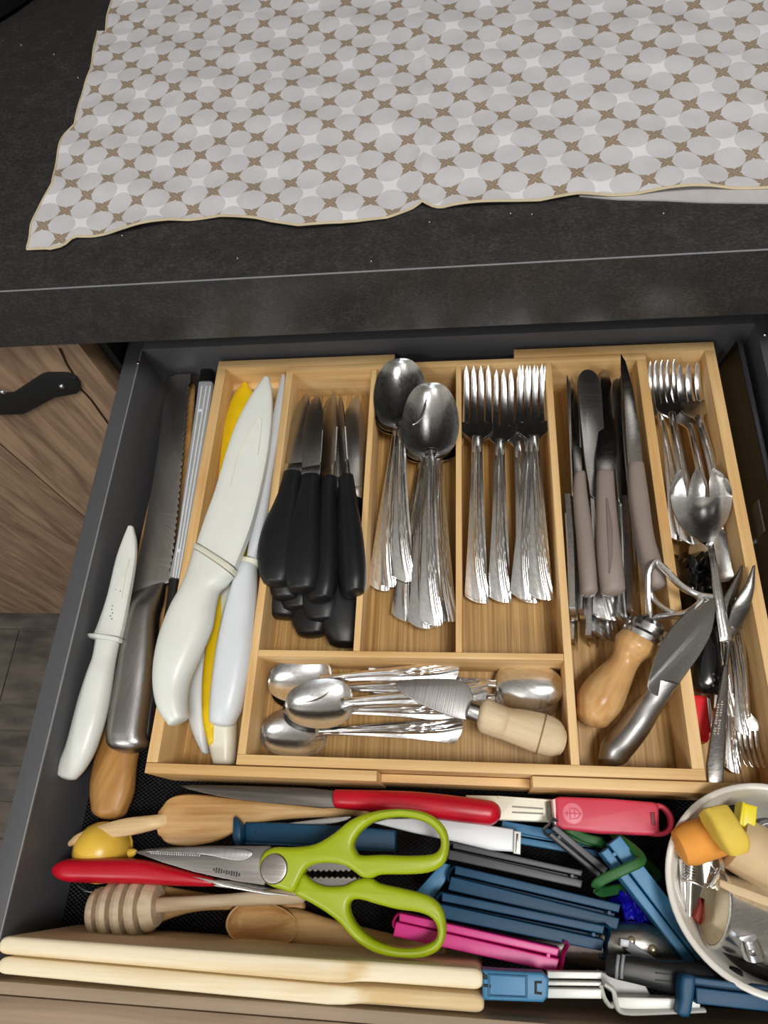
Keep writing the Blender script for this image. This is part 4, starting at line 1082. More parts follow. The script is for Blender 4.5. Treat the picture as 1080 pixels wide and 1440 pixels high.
obj('body', pairs([(100, 1190, 99, 1182, .030, .004), (112, 1187, 110, 1172, .031, .005), (140, 1181, 138, 1161, .032, .006), (180, 1176, 178, 1150, .032, .007), (222, 1166, 222, 1145, .030, .008), (280, 1152, 280, 1134, .014, .008)], 2.6, 4, 14, (0.8, 0.5)), M['bamboo_pale'], t)
# yellow half cup: a dome with a rim
t = thing('yellow_cup', 'small yellow dome-shaped cup lying bottom up behind the red handle', 'cup', px(148, 1200, 0))
c = px(148, 1199, .018)
obj('dome', lathe(c, c + Vector((0, 0.004, .0225)), [(0, .0172), (0, .0184), (.08, .0184), (.1, .0178), (.35, .0172), (.6, .0155), (.8, .0118), (.93, .0070), (.99, .003), (1, 0)], 28), M['yellow_cup'], t)
obj('spout', lathe(px(184, 1200, .030), px(192, 1196, .032), [(0, .003), (.6, .002), (1, .0003)], 10), M['yellow_cup'], t)
t = thing('wire_whisk', 'thin steel wire loops sticking out around the red handle at the left', 'whisk', px(125, 1225, 0))
for P in ([(104, 1212, .022), (104, 1196, .026), (112, 1182, .028), (130, 1180, .024), (150, 1195, .018)], [(110, 1246, .014), (124, 1254, .016), (150, 1252, .015), (180, 1240, .012)], [(100, 1240, .02), (96, 1222, .024), (104, 1205, .025), (118, 1200, .02)]):
    obj('wire', tubep(P, .0006, .0006, 6), M['wire'], t)
t = thing('red_handled_peeler', 'tool with a tapering red handle pointing left, blade under the scissors', 'peeler', px(180, 1225, 0))
obj('handle', pairs([(84, 1233, 84, 1214, .037, .012), (92, 1239, 92, 1209, .038, .014), (105, 1241, 105, 1207.5, .038, .015), (160, 1243, 160, 1207, .038, .015), (205, 1244, 205, 1209, .037, .014), (250, 1246, 250, 1221, .036, .011), (298, 1247, 300, 1234, .034, .007)], 2.5, 4, 18, (0.35, 0.4)), M['red'], t)
obj('blade', slab([(296, 1236), (340, 1240), (395, 1252), (396, 1258), (340, 1252), (296, 1246)], .0335, .0012, .0004), M['steel'], t)
# wooden spoon below the dipper
t = thing('bamboo_cooking_spoon', 'bamboo spoon face down underneath the honey dipper', 'cooking spoon', px(200, 1280, 0))
obj('body', pairs([(142, 1290, 142, 1254, .010, .006), (155, 1304, 152, 1244, .011, .009), (185, 1311, 183, 1240, .011, .010), (215, 1303, 214, 1241, .011, .010), (245, 1290, 246, 1248, .011, .010), (285, 1281, 288, 1255, .011, .009), (350, 1280, 352, 1262, .011, .008), (425, 1282, 425, 1266, .011, .008)], 2.5, 4, 16, (0.8, 0.5)), M['bamboo_spoon'], t)
# honey dipper
t = thing('honey_dipper', 'wooden honey dipper with a deeply grooved head and a turned stick', 'honey dipper', px(180, 1278, 0))
A = px(131, 1282, .031); B = px(223, 1273, .031); Ld = (B - A).length
prof = [(0, 0.0)]
ribs = [(0.00, 0.13), (0.20, 0.35), (0.42, 0.56), (0.63, 0.76), (0.83, 1.0)]
def dr(s): return .0162 * math.sqrt(max(0.12, 1 - ((s - 0.5) / 0.62) ** 2 * 0.72))
for i, (a, b) in enumerate(ribs):
    prof += [(a, dr(a) * 0.55 if i else 0.006), (a + 0.004, dr(a) * 0.94), ((a + b) / 2, dr((a + b) / 2)), (b - 0.004, dr(b) * 0.94), (b, dr(b) * 0.55)]
prof[-1] = (1.0, 0.0045); prof.append((1.0, 0))
hd = obj('head', lathe(A, B, prof, 28), M['dipper'], t)
A2 = px(219, 1273, .031); B2 = px(432, 1258, .040)
obj('stick', lathe(A2, B2, [(0, .0040), (.05, .0042), (.5, .0034), (.92, .0046), (.97, .0044), (1, .002), (1, 0)], 16), M['dipper'], t)
# wooden spoon in front
t = thing('bamboo_spoon', 'small bamboo spoon with a hollowed bowl lying beside the pine boards', 'cooking spoon', px(400, 1300, 0))
sb = obj('body', pairs([(330, 1312, 330, 1288, .011, .006), (345, 1322, 345, 1278, .012, .008), (370, 1326, 370, 1274, .013, .008), (395, 1327, 395, 1276, .014, .010), (420, 1331, 422, 1278, .017, .012), (465, 1335, 470, 1293, .018, .010), (530, 1342, 535, 1309, .018, .009), (600, 1349, 602, 1325, .018, .009), (624, 1352, 626, 1331, .018, .009)], 2.5, 4, 18, (0.7, 0.4)), M['bamboo_spoon'], t)
# the hollowed bowl
ol = [(317, 1303), (321, 1286), (334, 1273), (355, 1267), (380, 1270), (402, 1279), (416, 1292), (419, 1308), (412, 1322), (395, 1331), (368, 1335), (342, 1331), (325, 1319)]
olw = catmull(ol, 3, True); V = []; F = []; n_ = len(olw)
for s_, z_ in ((0.93, .010), (0.99, .019), (1.0, .0225), (0.985, .0238), (0.94, .0236), (0.90, .0215), (0.8, .0185), (0.6, .0160), (0.35, .0148), (0.12, .0145)):
    V += [px(lerp(367, x, s_), lerp(1301, y, s_), z_) for x, y in olw]
for i_ in range(9):
    for k_ in range(n_):
        F.append((i_ * n_ + k_, i_ * n_ + (k_ + 1) % n_, (i_ + 1) * n_ + (k_ + 1) % n_, (i_ + 1) * n_ + k_))
F.append(tuple(range(n_))); F.append(tuple(9 * n_ + k_ for k_ in range(n_)))
obj('bowl', (V, F), M['bamboo_spoon'], t, 60)

# ------------------------------------------------------------------ scissors
def z2(P): return [(x / 2.25 + 180, y / 2.25 + 1080) for x, y in P]
t = thing('kitchen_scissors', 'large kitchen scissors with lime green handles and serrated steel blades, on top of the pile', 'scissors', px(420, 1230, .03))
za = .066
bl = obj('blade', slab(z2([(18, 266), (60, 256), (150, 250), (260, 246), (450, 246), (470, 300), (430, 372), (330, 356), (210, 330), (110, 300)]), za - .0048, .0018, .0005), M['scissor_steel'], t)
obj('cutting_bevel', slab(z2([(40, 266), (120, 268), (240, 274), (300, 286), (345, 294), (375, 290), (392, 276), (380, 258), (260, 250), (120, 254)]), za - .0040, .0010, .0004, sub=2), M['steel_b'], bl)
rowg = []
for k in range(22):
    x, y = z2([(75 + k * 7.2, 267 + k * 0.35)])[0]; c = px(x, y, za - .0039)
    rowg.append(box(c.x - .00045, c.x + .00045, c.y - .0008, c.y + .0008, c.z - .0003, c.z + .00035, .0001))
tag(obj('serration', join(*rowg), M['steel'], bl), 'row of fine teeth', kind='stuff')
gl = []
for k, h in enumerate([3, 6, 6, 5, 3, 5, 4, 6, 5, 6, 4]):
    x, y = z2([(272 + k * 8, 322 + k * 1.6)])[0]; c = px(x, y, za - .0047)
    gl.append(box(c.x - .0005, c.x + .0004, c.y - h * .00022, c.y + h * .00022, c.z - .0003, c.z + .0002, .0001))
tag(obj('blade_lettering', join(*gl), plastic('etched', '#3A322D', 0.5), bl), 'small dark etched lettering, worn and not legible', kind='stuff')
obj('blade', slab(z2([(200, 342), (330, 366), (430, 388), (560, 408), (430, 400), (300, 376)]), za - .0075, .0018, .0005), M['steel'], t)
upo = z2([(412, 310), (425, 270), (460, 250), (520, 250), (590, 240), (650, 205), (700, 165), (760, 140), (840, 128), (920, 134), (975, 158), (1008, 200), (1015, 255), (998, 305), (950, 331), (880, 337), (800, 338), (770, 349), (740, 347), (712, 327), (680, 308), (630, 300), (585, 306), (562, 320), (545, 350), (520, 394), (480, 385), (440, 370), (418, 345)])
uph = z2([(712, 240), (730, 205), (770, 172), (820, 157), (880, 155), (940, 170), (976, 200), (989, 235), (980, 262), (950, 274), (880, 277), (800, 274), (735, 276), (718, 262)])
obj('handle', slab(upo, za + .003, .009, .0030, [uph], sub=3, steps=4), M['lime'], t)
loo = z2([(523, 398), (537, 362), (552, 335), (580, 356), (620, 373), (680, 372), (712, 357), (740, 349), (770, 351), (795, 366), (880, 385), (950, 405), (990, 440), (1005, 490), (1003, 540), (980, 580), (930, 602), (860, 603), (790, 590), (740, 565), (700, 530), (665, 490), (620, 455), (570, 425)])
loh = z2([(697, 445), (706, 420), (735, 417), (780, 430), (850, 448), (920, 458), (962, 478), (979, 515), (968, 548), (920, 567), (860, 570), (800, 555), (755, 530), (715, 490)])
obj('handle', slab(loo, za + .003, .009, .0030, [loh], sub=3, steps=4), M['lime'], t)
c = px(*z2([(462, 319)])[0], za + .003)
obj('pivot_disc', lathe(c - Vector((0, 0, .001)), c + Vector((0, 0, .0012)), [(0, .0078), (.6, .0078), (.9, .0072), (1, .006), (1, 0)], 32), steel('pivot_steel', 0.45, 0.3, 0.1, 0, (1, .92, .86)), t)
def jaw(top):
    P = []
    n = 9
    for i in range(n + 1):
        x = lerp(566, 726, i / n); k = (i / n - .5) * 2
        if top:
            P += [(x, 322 + (2 - 2 * k * k)), (x + 8, 330)]
        else:
            P += [(x, 352 - (2 - 2 * k * k) - 2), (x + 8, 342)]
    if top: Q = P + [(735, 335), (712, 322), (680, 304), (630, 297), (585, 302), (560, 318)]
    else: Q = P + [(735, 352), (712, 360), (680, 375), (620, 375), (580, 358), (558, 342)]
    return z2(Q)
obj('cracker_jaw', slab(jaw(True), za - .001, .003, .0003, steps=1), M['scissor_steel'], t)
obj('cracker_jaw', slab(jaw(False), za - .001, .003, .0003, steps=1), M['scissor_steel'], t)

# ------------------------------------------------------------------ bag clips
def bag_clip(name, label, A, B, w, h, mat, hook=1, gap=0.22, group='bag clips', hook_len=None, closed=True, inner=None):
    """clip seen from its narrow side: two long arms from A (hinge) to B (latch), total width w px at height z, h height"""
    (ax, ay, az), (bx, by, bz) = A, B
    t = thing(name, label, 'bag clip', px((ax + bx) / 2, (ay + by) / 2, min(az, bz) - h), group)
    dx, dy = bx - ax, by - ay; l = math.hypot(dx, dy); ux, uy = dx / l, dy / l; nx, ny = -uy, ux
    def P(s, o, dz=0): return (ax + ux * s + nx * o, ay + uy * s + ny * o, lerp(az, bz, s / l) + dz)
    g = w * gap
    a0, a1 = -w / 2, w * (0.5 - 0.30) - g       # narrower upper arm / wider lower arm
    armA = [P(2, -w / 2), P(l - 3, -w / 2), P(l - 3, -w / 2 + w * 0.34), P(4, -w / 2 + w * 0.34)]
    armB = [P(0, -w / 2 + w * 0.34 + g * 0.5), P(l, -w / 2 + w * 0.34 + g * 0.9), P(l, w / 2), P(0, w / 2)]
    obj('arm', slab(armA, 0, h, .0007), mat, t)
    obj('arm', slab(armB, 0, h * 0.9, .0007), mat, t)
    obj('inner_web', slab([P(6, -w * 0.1, -h * .45), P(l - 8, -w * 0.1, -h * .45), P(l - 8, w * .2, -h * .45), P(6, w * .2, -h * .45)], 0, h * .3, .0003), mat, t)
    # hinge loop
    hp = [P(6, -w * 0.42), P(-1, -w * 0.40), P(-4.5, -w * 0.12), P(-3, w * .1), P(4, w * .2)]
    obj('hinge', sweep([px(*q) - Vector((0, 0, h * .45)) for q in catmull([tuple(q) for q in hp], 4)], .0008, h * .42, M=8), mat, t)
    if hook:
        hp = [P(l - 6, -w * 0.46 * hook), P(l + 2, -w * 0.50 * hook), P(l + 7, -w * 0.30 * hook), P(l + 6, w * .25 * hook), P(l + 9, w * .72 * hook), P(l + 2, w * .80 * hook)]
        obj('latch', sweep([px(*q) - Vector((0, 0, h * .5)) for q in catmull([tuple(q) for q in hp], 4)], .0009, h * .5, M=8), mat, t)
    c = px(*P(l - 16, -w * .5 + w * .34 + g * .4, .0003))
    obj('pin', lathe(c - Vector((0, 0, .002)), c, [(0, .0012), (1, .0010), (1, 0)], 8), mat, t)
    return t

# white knife sheath and clip pieces at the back, deepest first
t = thing('white_grooved_clip', 'white plastic clip with two long grooves beside the rose-coloured opener', 'bag clip', px(720, 1137, 0))
b = obj('body', slab([(655, 1118), (700, 1119), (778, 1124), (776, 1156), (700, 1153), (660, 1150)], .024, .010, .0008), M['cream_white'], t)
for y0, y1 in ((1133, 1136), (1141, 1143)):
    obj('groove', slab([(720, y0), (764, y1), (764, y1 + 2.4), (720, y0 + 2.4)], .02425, .0006, .0002), plastic('groove_grey', '#8F8D83', 0.6), b)
obj('steel_tongue', slab([(768, 1128), (779, 1129), (779, 1157), (770, 1157)], .027, .002, .0004), M['steel_dark'], t)
obj('clip_lip', slab([(700, 1119), (777, 1124.5), (777, 1128), (700, 1122.5)], .0252, .002, .0004), M['cream_white'], t)

bag_clip('bag_clip', 'light blue bag clip lying deep behind the white one, under the dark diagonal clip', (845, 1192, .016), (704, 1168, .016), 28, .012, M['blue'], 0)

t = thing('rose_opener', 'rose-red plastic opener with an embossed round emblem and a ring at its end', 'opener', px(860, 1150, 0))
b = obj('body', slab([(781, 1122), (788, 1120), (860, 1123), (920, 1128), (927, 1134), (928, 1170), (920, 1175), (846, 1172), (792, 1166), (782, 1161)], .038, .012, .0016, sub=1), M['rose'], t)
obj('ring', slab([(922, 1129), (935, 1132), (945, 1142), (949, 1154), (945, 1169), (934, 1176), (915, 1175.5), (915, 1165), (915, 1140)], .036, .006, .0012, [[(927, 1138), (935, 1140), (941, 1148), (942, 1158), (938, 1166), (929, 1169), (927, 1160)]], sub=2), M['rose'], t)
tag(obj('end_strip', slab([(777, 1124), (781, 1123), (785, 1163), (780, 1161)], .037, .010, .0005), M['pale_pink'], t), 'pale pink end edge')
tag(obj('slot', slab([(914, 1142), (921, 1142), (922, 1161), (916, 1160)], .0383, .0008, .0003), plastic('slot_dark', '#7A1226', 0.5), b), 'dark rectangular slot')
c = px(805.5, 1144, .0381)
obj('emblem_disc', lathe(c - Vector((0, 0, .0005)), c + Vector((0, 0, .0004)), [(0, .0058), (.7, .0058), (1, .0052), (1, 0)], 28), M['rose_light'], b)
em = [Vector((c.x - .0016, c.y + .0030, c.z + .0004)), Vector((c.x + .0022, c.y + .0024, c.z + .0004)), Vector((c.x + .0046, c.y, c.z + .0004)), Vector((c.x + .0022, c.y - .0026, c.z + .0004)), Vector((c.x - .0016, c.y - .0030, c.z + .0004))]
obj('emblem_shield', join(sweep(em, .0003, .0004, True, 6), sweep([c + Vector((-.0050, 0, .0004)), c + Vector((.0040, 0, .0004))], .00025, .0003, M=6), sweep([c + Vector((.0010, .002, .0004)), c + Vector((.0010, -.002, .0004))], .00025, .0003, M=6), sweep([c + Vector((-.0034, .0015, .0004)), c + Vector((-.0034, -.0015, .0004))], .00025, .0003, M=6)), M['rose'], b)

# white sheath under the red knife
t = thing('white_sheath', 'grey-white plastic blade sheath running from the scissors to the light blue clip', 'sheath', px(640, 1175, 0))
obj('body', slab([(524, 1157), (545, 1151), (600, 1150), (660, 1156), (722, 1166), (722, 1198), (690, 1196), (641, 1184), (580, 1171)], .030, .006, .0012, sub=1), M['white_cool'], t)
obj('end_cap', slab([(723, 1168), (733, 1170), (732, 1202), (722, 1200)], .031, .008, .0007), M['white'], t)
obj('cap_slot', slab([(726, 1172), (729, 1172.5), (728, 1199), (725, 1198)], .0313, .0008, .0002), M['steel_dark'], t)

# silver blade below the spatula
t = thing('small_table_knife', 'steel blade glinting between the bamboo spatula and the teal clip', 'knife', px(450, 1158, 0))
obj('blade', slab([(400, 1158), (440, 1152), (480, 1147), (494, 1147), (488, 1154), (460, 1160), (420, 1163)], .022, .0015, .0005, sub=2), M['steel'], t)
obj('handle', slab([(330, 1160), (400, 1157), (402, 1166), (330, 1172)], .019, .004, .001), M['steel_b'], t)

# teal clip under the scissors, seen from its broad side
t = thing('bag_clip', 'wide teal bag clip with embossed lettering under the upper scissor handle', 'bag clip', px(440, 1175, 0), 'bag clips')
b = obj('arm', slab([(344, 1156), (400, 1157), (520, 1164), (556, 1168), (556, 1197), (520, 1196), (400, 1188), (344, 1186)], .034, .010, .0012), M['teal'], t)
obj('latch', pairs([(331, 1155, 337, 1152, .036, .010), (330, 1166, 343, 1160, .037, .012), (329, 1178, 344, 1174, .037, .012), (334, 1187, 342, 1186, .036, .010)], 3, 3, 12, (0.3, 0.3)), M['teal'], t)
obj('side_lip', slab([(344, 1183.5), (400, 1185.5), (520, 1193), (556, 1195), (556, 1197.5), (520, 1197), (400, 1189), (344, 1187)], .0352, .004, .0005), M['teal'], b)
gl = []
for k, wd in enumerate([5, 4, 3, 4, 3]):
    x, y = 361 + k * 6.4, 1171 + k * 0.25; c = px(x, y, .0342); w_ = wd * .00022
    gl.append(box(c.x - w_, c.x + w_, c.y + .0004, c.y + .0011, c.z - .0002, c.z + .0002, .0001))
    gl.append(box(c.x - w_, c.x + w_ * .3, c.y - .0011, c.y - .0002, c.z - .0002, c.z + .0002, .0001))
tag(obj('embossed_lettering', join(*gl), plastic('teal_dark', '#0A3350', 0.5), b), 'short row of embossed letters, too small to read', kind='stuff')

bag_clip('bag_clip', 'long anthracite bag clip lying above the pair of teal ones', (632, 1196, .031), (820, 1237, .031), 25, .011, M['anthracite'], 0)
t = thing('blue_strip', 'short light blue plastic strip slanting out from under the scissors', 'clip arm', px(610, 1235, 0))
obj('body', slab([(622, 1213), (634, 1216), (626, 1240), (610, 1263), (585, 1254)], .026, .008, .0008), M['blue'], t)
bag_clip('bag_clip', 'teal bag clip, the upper one of the parallel pair in the middle', (634, 1234, .036), (872, 1290, .036), 36, .014, M['teal'], 0)
bag_clip('bag_clip', 'teal bag clip, the lower one of the parallel pair, with its latch on the right', (616, 1272, .043), (850, 1320, .043), 36, .015, M['teal'], 1)
# pink clip: two arms opening to the left
t = bag_clip('bag_clip', 'bright pink bag clip partly inside the lower scissor handle', (556, 1300, .048), (786, 1351, .048), 34, .014, M['magenta'], -1, .10)

# diagonal anthracite clip
bag_clip('bag_clip', 'short anthracite bag clip standing diagonally, hooked end by the rose opener', (850, 1228, .030), (775, 1166, .040), 18, .010, M['anthracite'], 1)
# royal blue crinkled thing
tag(obj('blue_bag', crumple([(855, 1235), (895, 1238), (925, 1312), (868, 1302)], .012, .009, 5, .005), M['royal'], None, 25),
    'crumpled royal blue plastic bag piece between the clips', 'plastic bag')
# big light blue clip on the right
bag_clip('bag_clip', 'long light blue bag clip running diagonally down beside the white bowl', (985, 1350, .034), (858, 1186, .044), 36, .014, M['blue'], 0, .10)
# green rubber band
t = thing('rubber_band', 'flat dark green rubber band looped round the light blue clip', 'rubber band', px(875, 1225, .03))
def band(P, closed=True):
    Q = [Vector(v) for v in catmull([tuple(px(*p)) for p in P], 5, closed)]
    return sweep(Q, .0026, .0011, closed, 8)
obj('loop', band([(838, 1246, .046), (850, 1236, .050), (880, 1222, .052), (902, 1210, .050), (893, 1196, .044), (872, 1180, .036), (862, 1172, .026), (880, 1190, .018), (910, 1215, .014), (925, 1232, .012), (905, 1240, .014), (870, 1250, .022), (846, 1254, .036)]), M['green'], t)
obj('loop', band([(800, 1166, .030), (822, 1178, .028), (845, 1184, .026), (845, 1186, .022), (822, 1182, .022), (800, 1172, .024)]), M['green'], t)

# dull metal thing below
t = thing('metal_tongs', 'dull grey metal tongs with rivets under the clips near the bowl', 'tongs', px(860, 1330, 0))
obj('arm', pairs([(690, 1322, 694, 1302, .018, .008), (740, 1340, 745, 1310, .020, .010), (800, 1355, 806, 1308, .022, .014), (850, 1362, 862, 1296, .026, .018), (900, 1362, 915, 1300, .026, .018), (950, 1372, 960, 1330, .022, .012)], 2.3, 5, 18, (0.5, 0.5)), steel('tong_steel', 0.45, 0.28, 0.1, 0, (1, .96, .88)), t)
for x, y in ((888, 1324), (918, 1336), (849, 1322)):
    c = px(x, y, .0352); obj('rivet', lathe(c - Vector((0, 0, .002)), c + Vector((0, 0, .001)), [(0, .003), (.7, .0026), (1, .001), (1, 0)], 14), M['brass'], t)
t = thing('grey_cap', 'small pale grey plastic wedge with a square tip on the metal tongs', 'plastic part', px(895, 1335, .03))
obj('tip', slab([(873, 1320), (886, 1322), (884, 1333), (872, 1331)], .044, .006, .0006), M['white_cool'], t)
obj('wedge', slab([(886, 1323), (924, 1349), (890, 1344), (880, 1336)], .041, .005, .0006), plastic('pale_grey', '#A5A8B0', 0.4), t)

# light blue broad clip against the front
t = thing('bag_clip', 'broad light blue bag clip with a recessed panel, right beside the pine boards', 'bag clip', px(725, 1388, .03), 'bag clips')
b = obj('arm', slab([(678, 1363), (700, 1365), (764, 1368), (772, 1376), (771, 1402), (764, 1410), (678, 1407)], .070, .012, .0014), M['blue'], t)
obj('panel_frame', slab([(686, 1369), (742, 1372), (742, 1404), (686, 1402)], .0708, .0015, .0004, [[(689, 1372), (739, 1375), (739, 1401), (689, 1399)]], steps=1), plastic('blue_dark', '#33688E', 0.45), b)
for Q in ([(752, 1380), (762, 1380), (762, 1383), (755, 1383), (755, 1395), (762, 1396), (762, 1399), (752, 1398)], [(679, 1368), (685, 1372), (685, 1378), (679, 1376)], [(680, 1384), (690, 1385), (690, 1389), (680, 1388)]):
    obj('slot', slab(Q, .0707, .0012, .0002, steps=1), M['black_deep'], b)
# white clip
t = thing('bag_clip', 'white bag clip along the drawer front with a curved latch in the middle', 'bag clip', px(850, 1395, .03), 'bag clips')
for (y0, y1, zt) in ((1366, 1376, .060), (1380, 1386, .062), (1390, 1404, .064)):
    obj('rail', slab([(770, y0), (846, y0 + 1), (846, y1 + 1), (770, y1)], zt, .006, .0006), M['white'], t)
obj('plate', slab([(842, 1366), (905, 1380), (915, 1400), (870, 1403), (848, 1388)], .056, .008, .0007), plastic('pale_grey2', '#B9B7B5', 0.4), t)
obj('rail', slab([(868, 1402), (950, 1404), (985, 1405), (985, 1418), (950, 1420), (868, 1422)], .066, .010, .0007), M['white'], t)
for P in ([(852, 1384, .066), (862, 1392, .067), (866, 1408, .067), (870, 1420, .067), (885, 1424, .067), (925, 1423, .066), (990, 1420, .065)], [(845, 1388, .060), (850, 1404, .062), (858, 1414, .063), (864, 1412, .063)]):
    obj('latch', sweep([Vector(v) for v in catmull([tuple(px(*p)) for p in P], 4)], .0012, .0035, M=8), M['white'], t)
# black ribbed handle
t = thing('black_handle_tool', 'black tool handle with two grooves and grey end rings, in front of the tongs', 'kitchen tool', px(930, 1370, .02))
hb2 = obj('handle', pairs([(864, 1375, 866, 1342, .056, .014), (868, 1377, 872, 1342, .057, .015), (890, 1382, 895, 1344, .057, .016), (925, 1391, 930, 1350, .057, .016), (960, 1400, 965, 1352, .055, .015), (1030, 1400, 1035, 1360, .05, .014)], 4, 4, 18, (0.3, 0.3)), M['black_matt'], t)
for x in (867, 874):
    obj('ring', sweep([px(x, 1376, .0640), px(x + .8, 1360, .0652), px(x + 3, 1343, .0640)], .0009, .0006, M=8), plastic('grey_ring', '#6B6D70', 0.4), hb2)
for y in (1368, 1378):
    obj('groove', spine([(922, y, 2.5, .0650, .0008), (968, y + 4, 2.5, .0635, .0008)], 3, 2, 8), M['black_deep'], hb2)
# teal clip lower right
t = thing('bag_clip', 'teal bag clip in the bottom right corner with its hooked latch toward the drawer front', 'bag clip', px(1010, 1400, .03), 'bag clips')
obj('arm', slab([(976, 1374), (1090, 1390), (1090, 1398), (976, 1384)], .072, .010, .0006), M['teal'], t)
obj('arm', slab([(978, 1388), (1090, 1402), (1090, 1424), (980, 1412)], .072, .010, .0008), M['teal'], t)
obj('web', slab([(976, 1380), (1090, 1394), (1090, 1406), (976, 1394)], .067, .006, .0004), M['teal'], t)
obj('latch', slab([(958, 1376), (966, 1371), (978, 1374), (978, 1392), (975, 1412), (970, 1431), (953, 1426), (957, 1404)], .075, .010, .0016, sub=2), M['teal'], t)

# ------------------------------------------------------------------ pine boards standing on edge against the drawer front
def board(label, yt, z1, tone):
    """yt: pixel y of the near/far top edge at x=0 and x=480 and x=680"""
    t = thing('breakfast_board', label, 'board', px(300, yt[1], .004), 'pine boards')
    (fx, nx) = yt
    return t
for k, (label, F0, Nn) in enumerate([
    ('pine breakfast board standing on edge, the one nearer the cooking spoons', [(4, 1316), (200, 1331), (400, 1344), (478, 1350), (500, 1346), (540, 1342), (600, 1348), (676, 1358)], [(2, 1342), (200, 1359), (400, 1376), (470, 1383), (492, 1381), (530, 1376), (600, 1378), (678, 1386)]),
    ('pine breakfast board standing on edge against the drawer front', [(2, 1345), (200, 1362), (400, 1379), (470, 1386), (492, 1384), (530, 1379), (600, 1381), (678, 1389)], [(0, 1370), (200, 1392), (400, 1409), (470, 1415), (495, 1413), (530, 1407), (600, 1406), (678, 1413)])]):
    zt = .080 - .002 * k
    t = thing('breakfast_board', label, 'board', px(300, 1360, .004), 'pine boards')
    fa = [px(x, y, zt) for x, y in F0]; na = [px(x, y, zt) for x, y in Nn]
    # keep the body plane: straight board, the handle part scooped lower
    yf = [p.y for p in fa]; yn = [p.y for p in na]
    yF = sum(yf[:4]) / 4; yN = sum(yn[:4]) / 4
    n = 46; secs = []
    x0, x1 = fa[0].x - .0012, fa[-1].x + .001
    V = []; F = []
    rr = .0018
    for i in range(n + 1):
        u = 0.5 - 0.5 * math.cos(PI * i / n); x = lerp(x0, x1, u)
        # the profile of the top edge dips where the grip is cut in
        q = px(480, 1350, zt).x; dip = -.0030 * smooth(q - .004, q + .020, x) 
        cap = min(1, math.sqrt(max(0, 1 - max(0, (1 - min(i, n - i) / 1.6)) ** 2))) if min(i, n - i) < 2 else 1
        h = zt + dip - (1 - cap) * .006
        a = lerp(fa[0].y, fa[3].y, min(1, max(0, (x - x0) / (fa[3].x - x0)))) ; b = lerp(na[0].y, na[3].y, min(1, max(0, (x - x0) / (na[3].x - x0))))
        ce = min(x - x0, x1 - x); ce = .0030 * (1 - math.sqrt(max(0, 1 - max(0, 1 - ce / .0045) ** 2)))
        a -= ce; b += ce
        bulge = .0012 * smooth(q - .004, q + .012, x)
        b += bulge; 
        ring = [(a, .002), (a, h - rr), (a - rr * .3, h - rr * .3), (a - rr, h), (b + rr, h), (b + rr * .3, h - rr * .3), (b, h - rr), (b, .002)]
        V += [Vector((x, yy, zz)) for yy, zz in ring]
    m8 = 8
    for i in range(n):
        for j in range(m8):
            F.append((i * m8 + j, i * m8 + (j + 1) % m8, (i + 1) * m8 + (j + 1) % m8, (i + 1) * m8 + j))
    F.append(tuple(range(m8))); F.append(tuple(n * m8 + j for j in range(m8)))
    obj('board', (V, F), M['pine'], t, 50)

# ------------------------------------------------------------------ white bowl with odds and ends
C0 = Vector((0.1450, -0.0053, 0.075)); Rb = 0.0487
nb = Vector((-0.4407, 0.1003, 1)).normalized(); Cb = C0 - nb * 0.060
t = thing('white_bowl', 'round white enamel bowl full of odds and ends in the right front corner', 'bowl', Cb)
prof = [(0, 0), (0, Rb * .80), (.05, Rb * .84), (.5, Rb * .93), (.96, Rb * .985), (1.0, Rb), (1.03, Rb * .99), (1.03, Rb * .965), (1.0, Rb * .95), (.5, Rb * .90), (.08, Rb * .80), (.05, Rb * .7), (.05, 0)]
obj('body', lathe(Cb, C0, prof, 64), M['lid_white'], t)
ub_ = Vector((0, 1, 0)).cross(nb).normalized(); vb_ = nb.cross(ub_)
obj('rim', sweep([C0 + (ub_ * math.cos(a * 2 * PI / 64) + vb_ * math.sin(a * 2 * PI / 64)) * Rb * .98 + nb * .001 for a in range(64)], .0017, .0014, True, 10), M['lid_white'], t)

t = thing('orange_cork', 'rounded orange cork lying under the yellow block in the white bowl', 'cork', px(990, 1185, .04))
obj('body', lathe(px(953, 1193, .062), px(1014, 1172, .062), [(0, 0), (0.0, .006), (.04, .0085), (.15, .0100), (.3, .0106), (.95, .0106), (1, .0095), (1, 0)], 28), M['orange'], t)
t = thing('yellow_block', 'matt yellow domed block leaning over the orange cork', 'stopper', px(1018, 1168, .05))
A = px(1003, 1176, .078); B = px(1033, 1160, .078)
obj('body', pairs([(1020, 1200, 1047, 1193, .080, .016), (1007, 1182, 1048, 1178, .081, .020), (994, 1158, 1036, 1162, .081, .021), (985, 1143, 1020, 1136, .080, .018)], 4.5, 4, 20, (.15, .15)), M['yellow_block'], t)
t = thing('yellow_clip', 'tiny glossy bright yellow plastic block near the bowl rim', 'plastic part', px(1052, 1146, .05))
obj('body', slab([(1044, 1128), (1066, 1134), (1063, 1166), (1040, 1162)], .070, .012, .0012), M['yellow_bright'], t)
obj('side', slab([(1044, 1127), (1049, 1129), (1046, 1162), (1039, 1160)], .0715, .010, .0008), M['yellow_bright'], t)
t = thing('beige_rod', 'beige turned wooden handle pointing to the right edge of the bowl', 'handle', px(1060, 1210, .04))
obj('body', lathe(px(1030, 1182, .060), px(1130, 1240, .060), [(0, 0), (0, .012), (.03, .0145), (.5, .0155), (1, .0165), (1, 0)], 28), M['beige'], t)
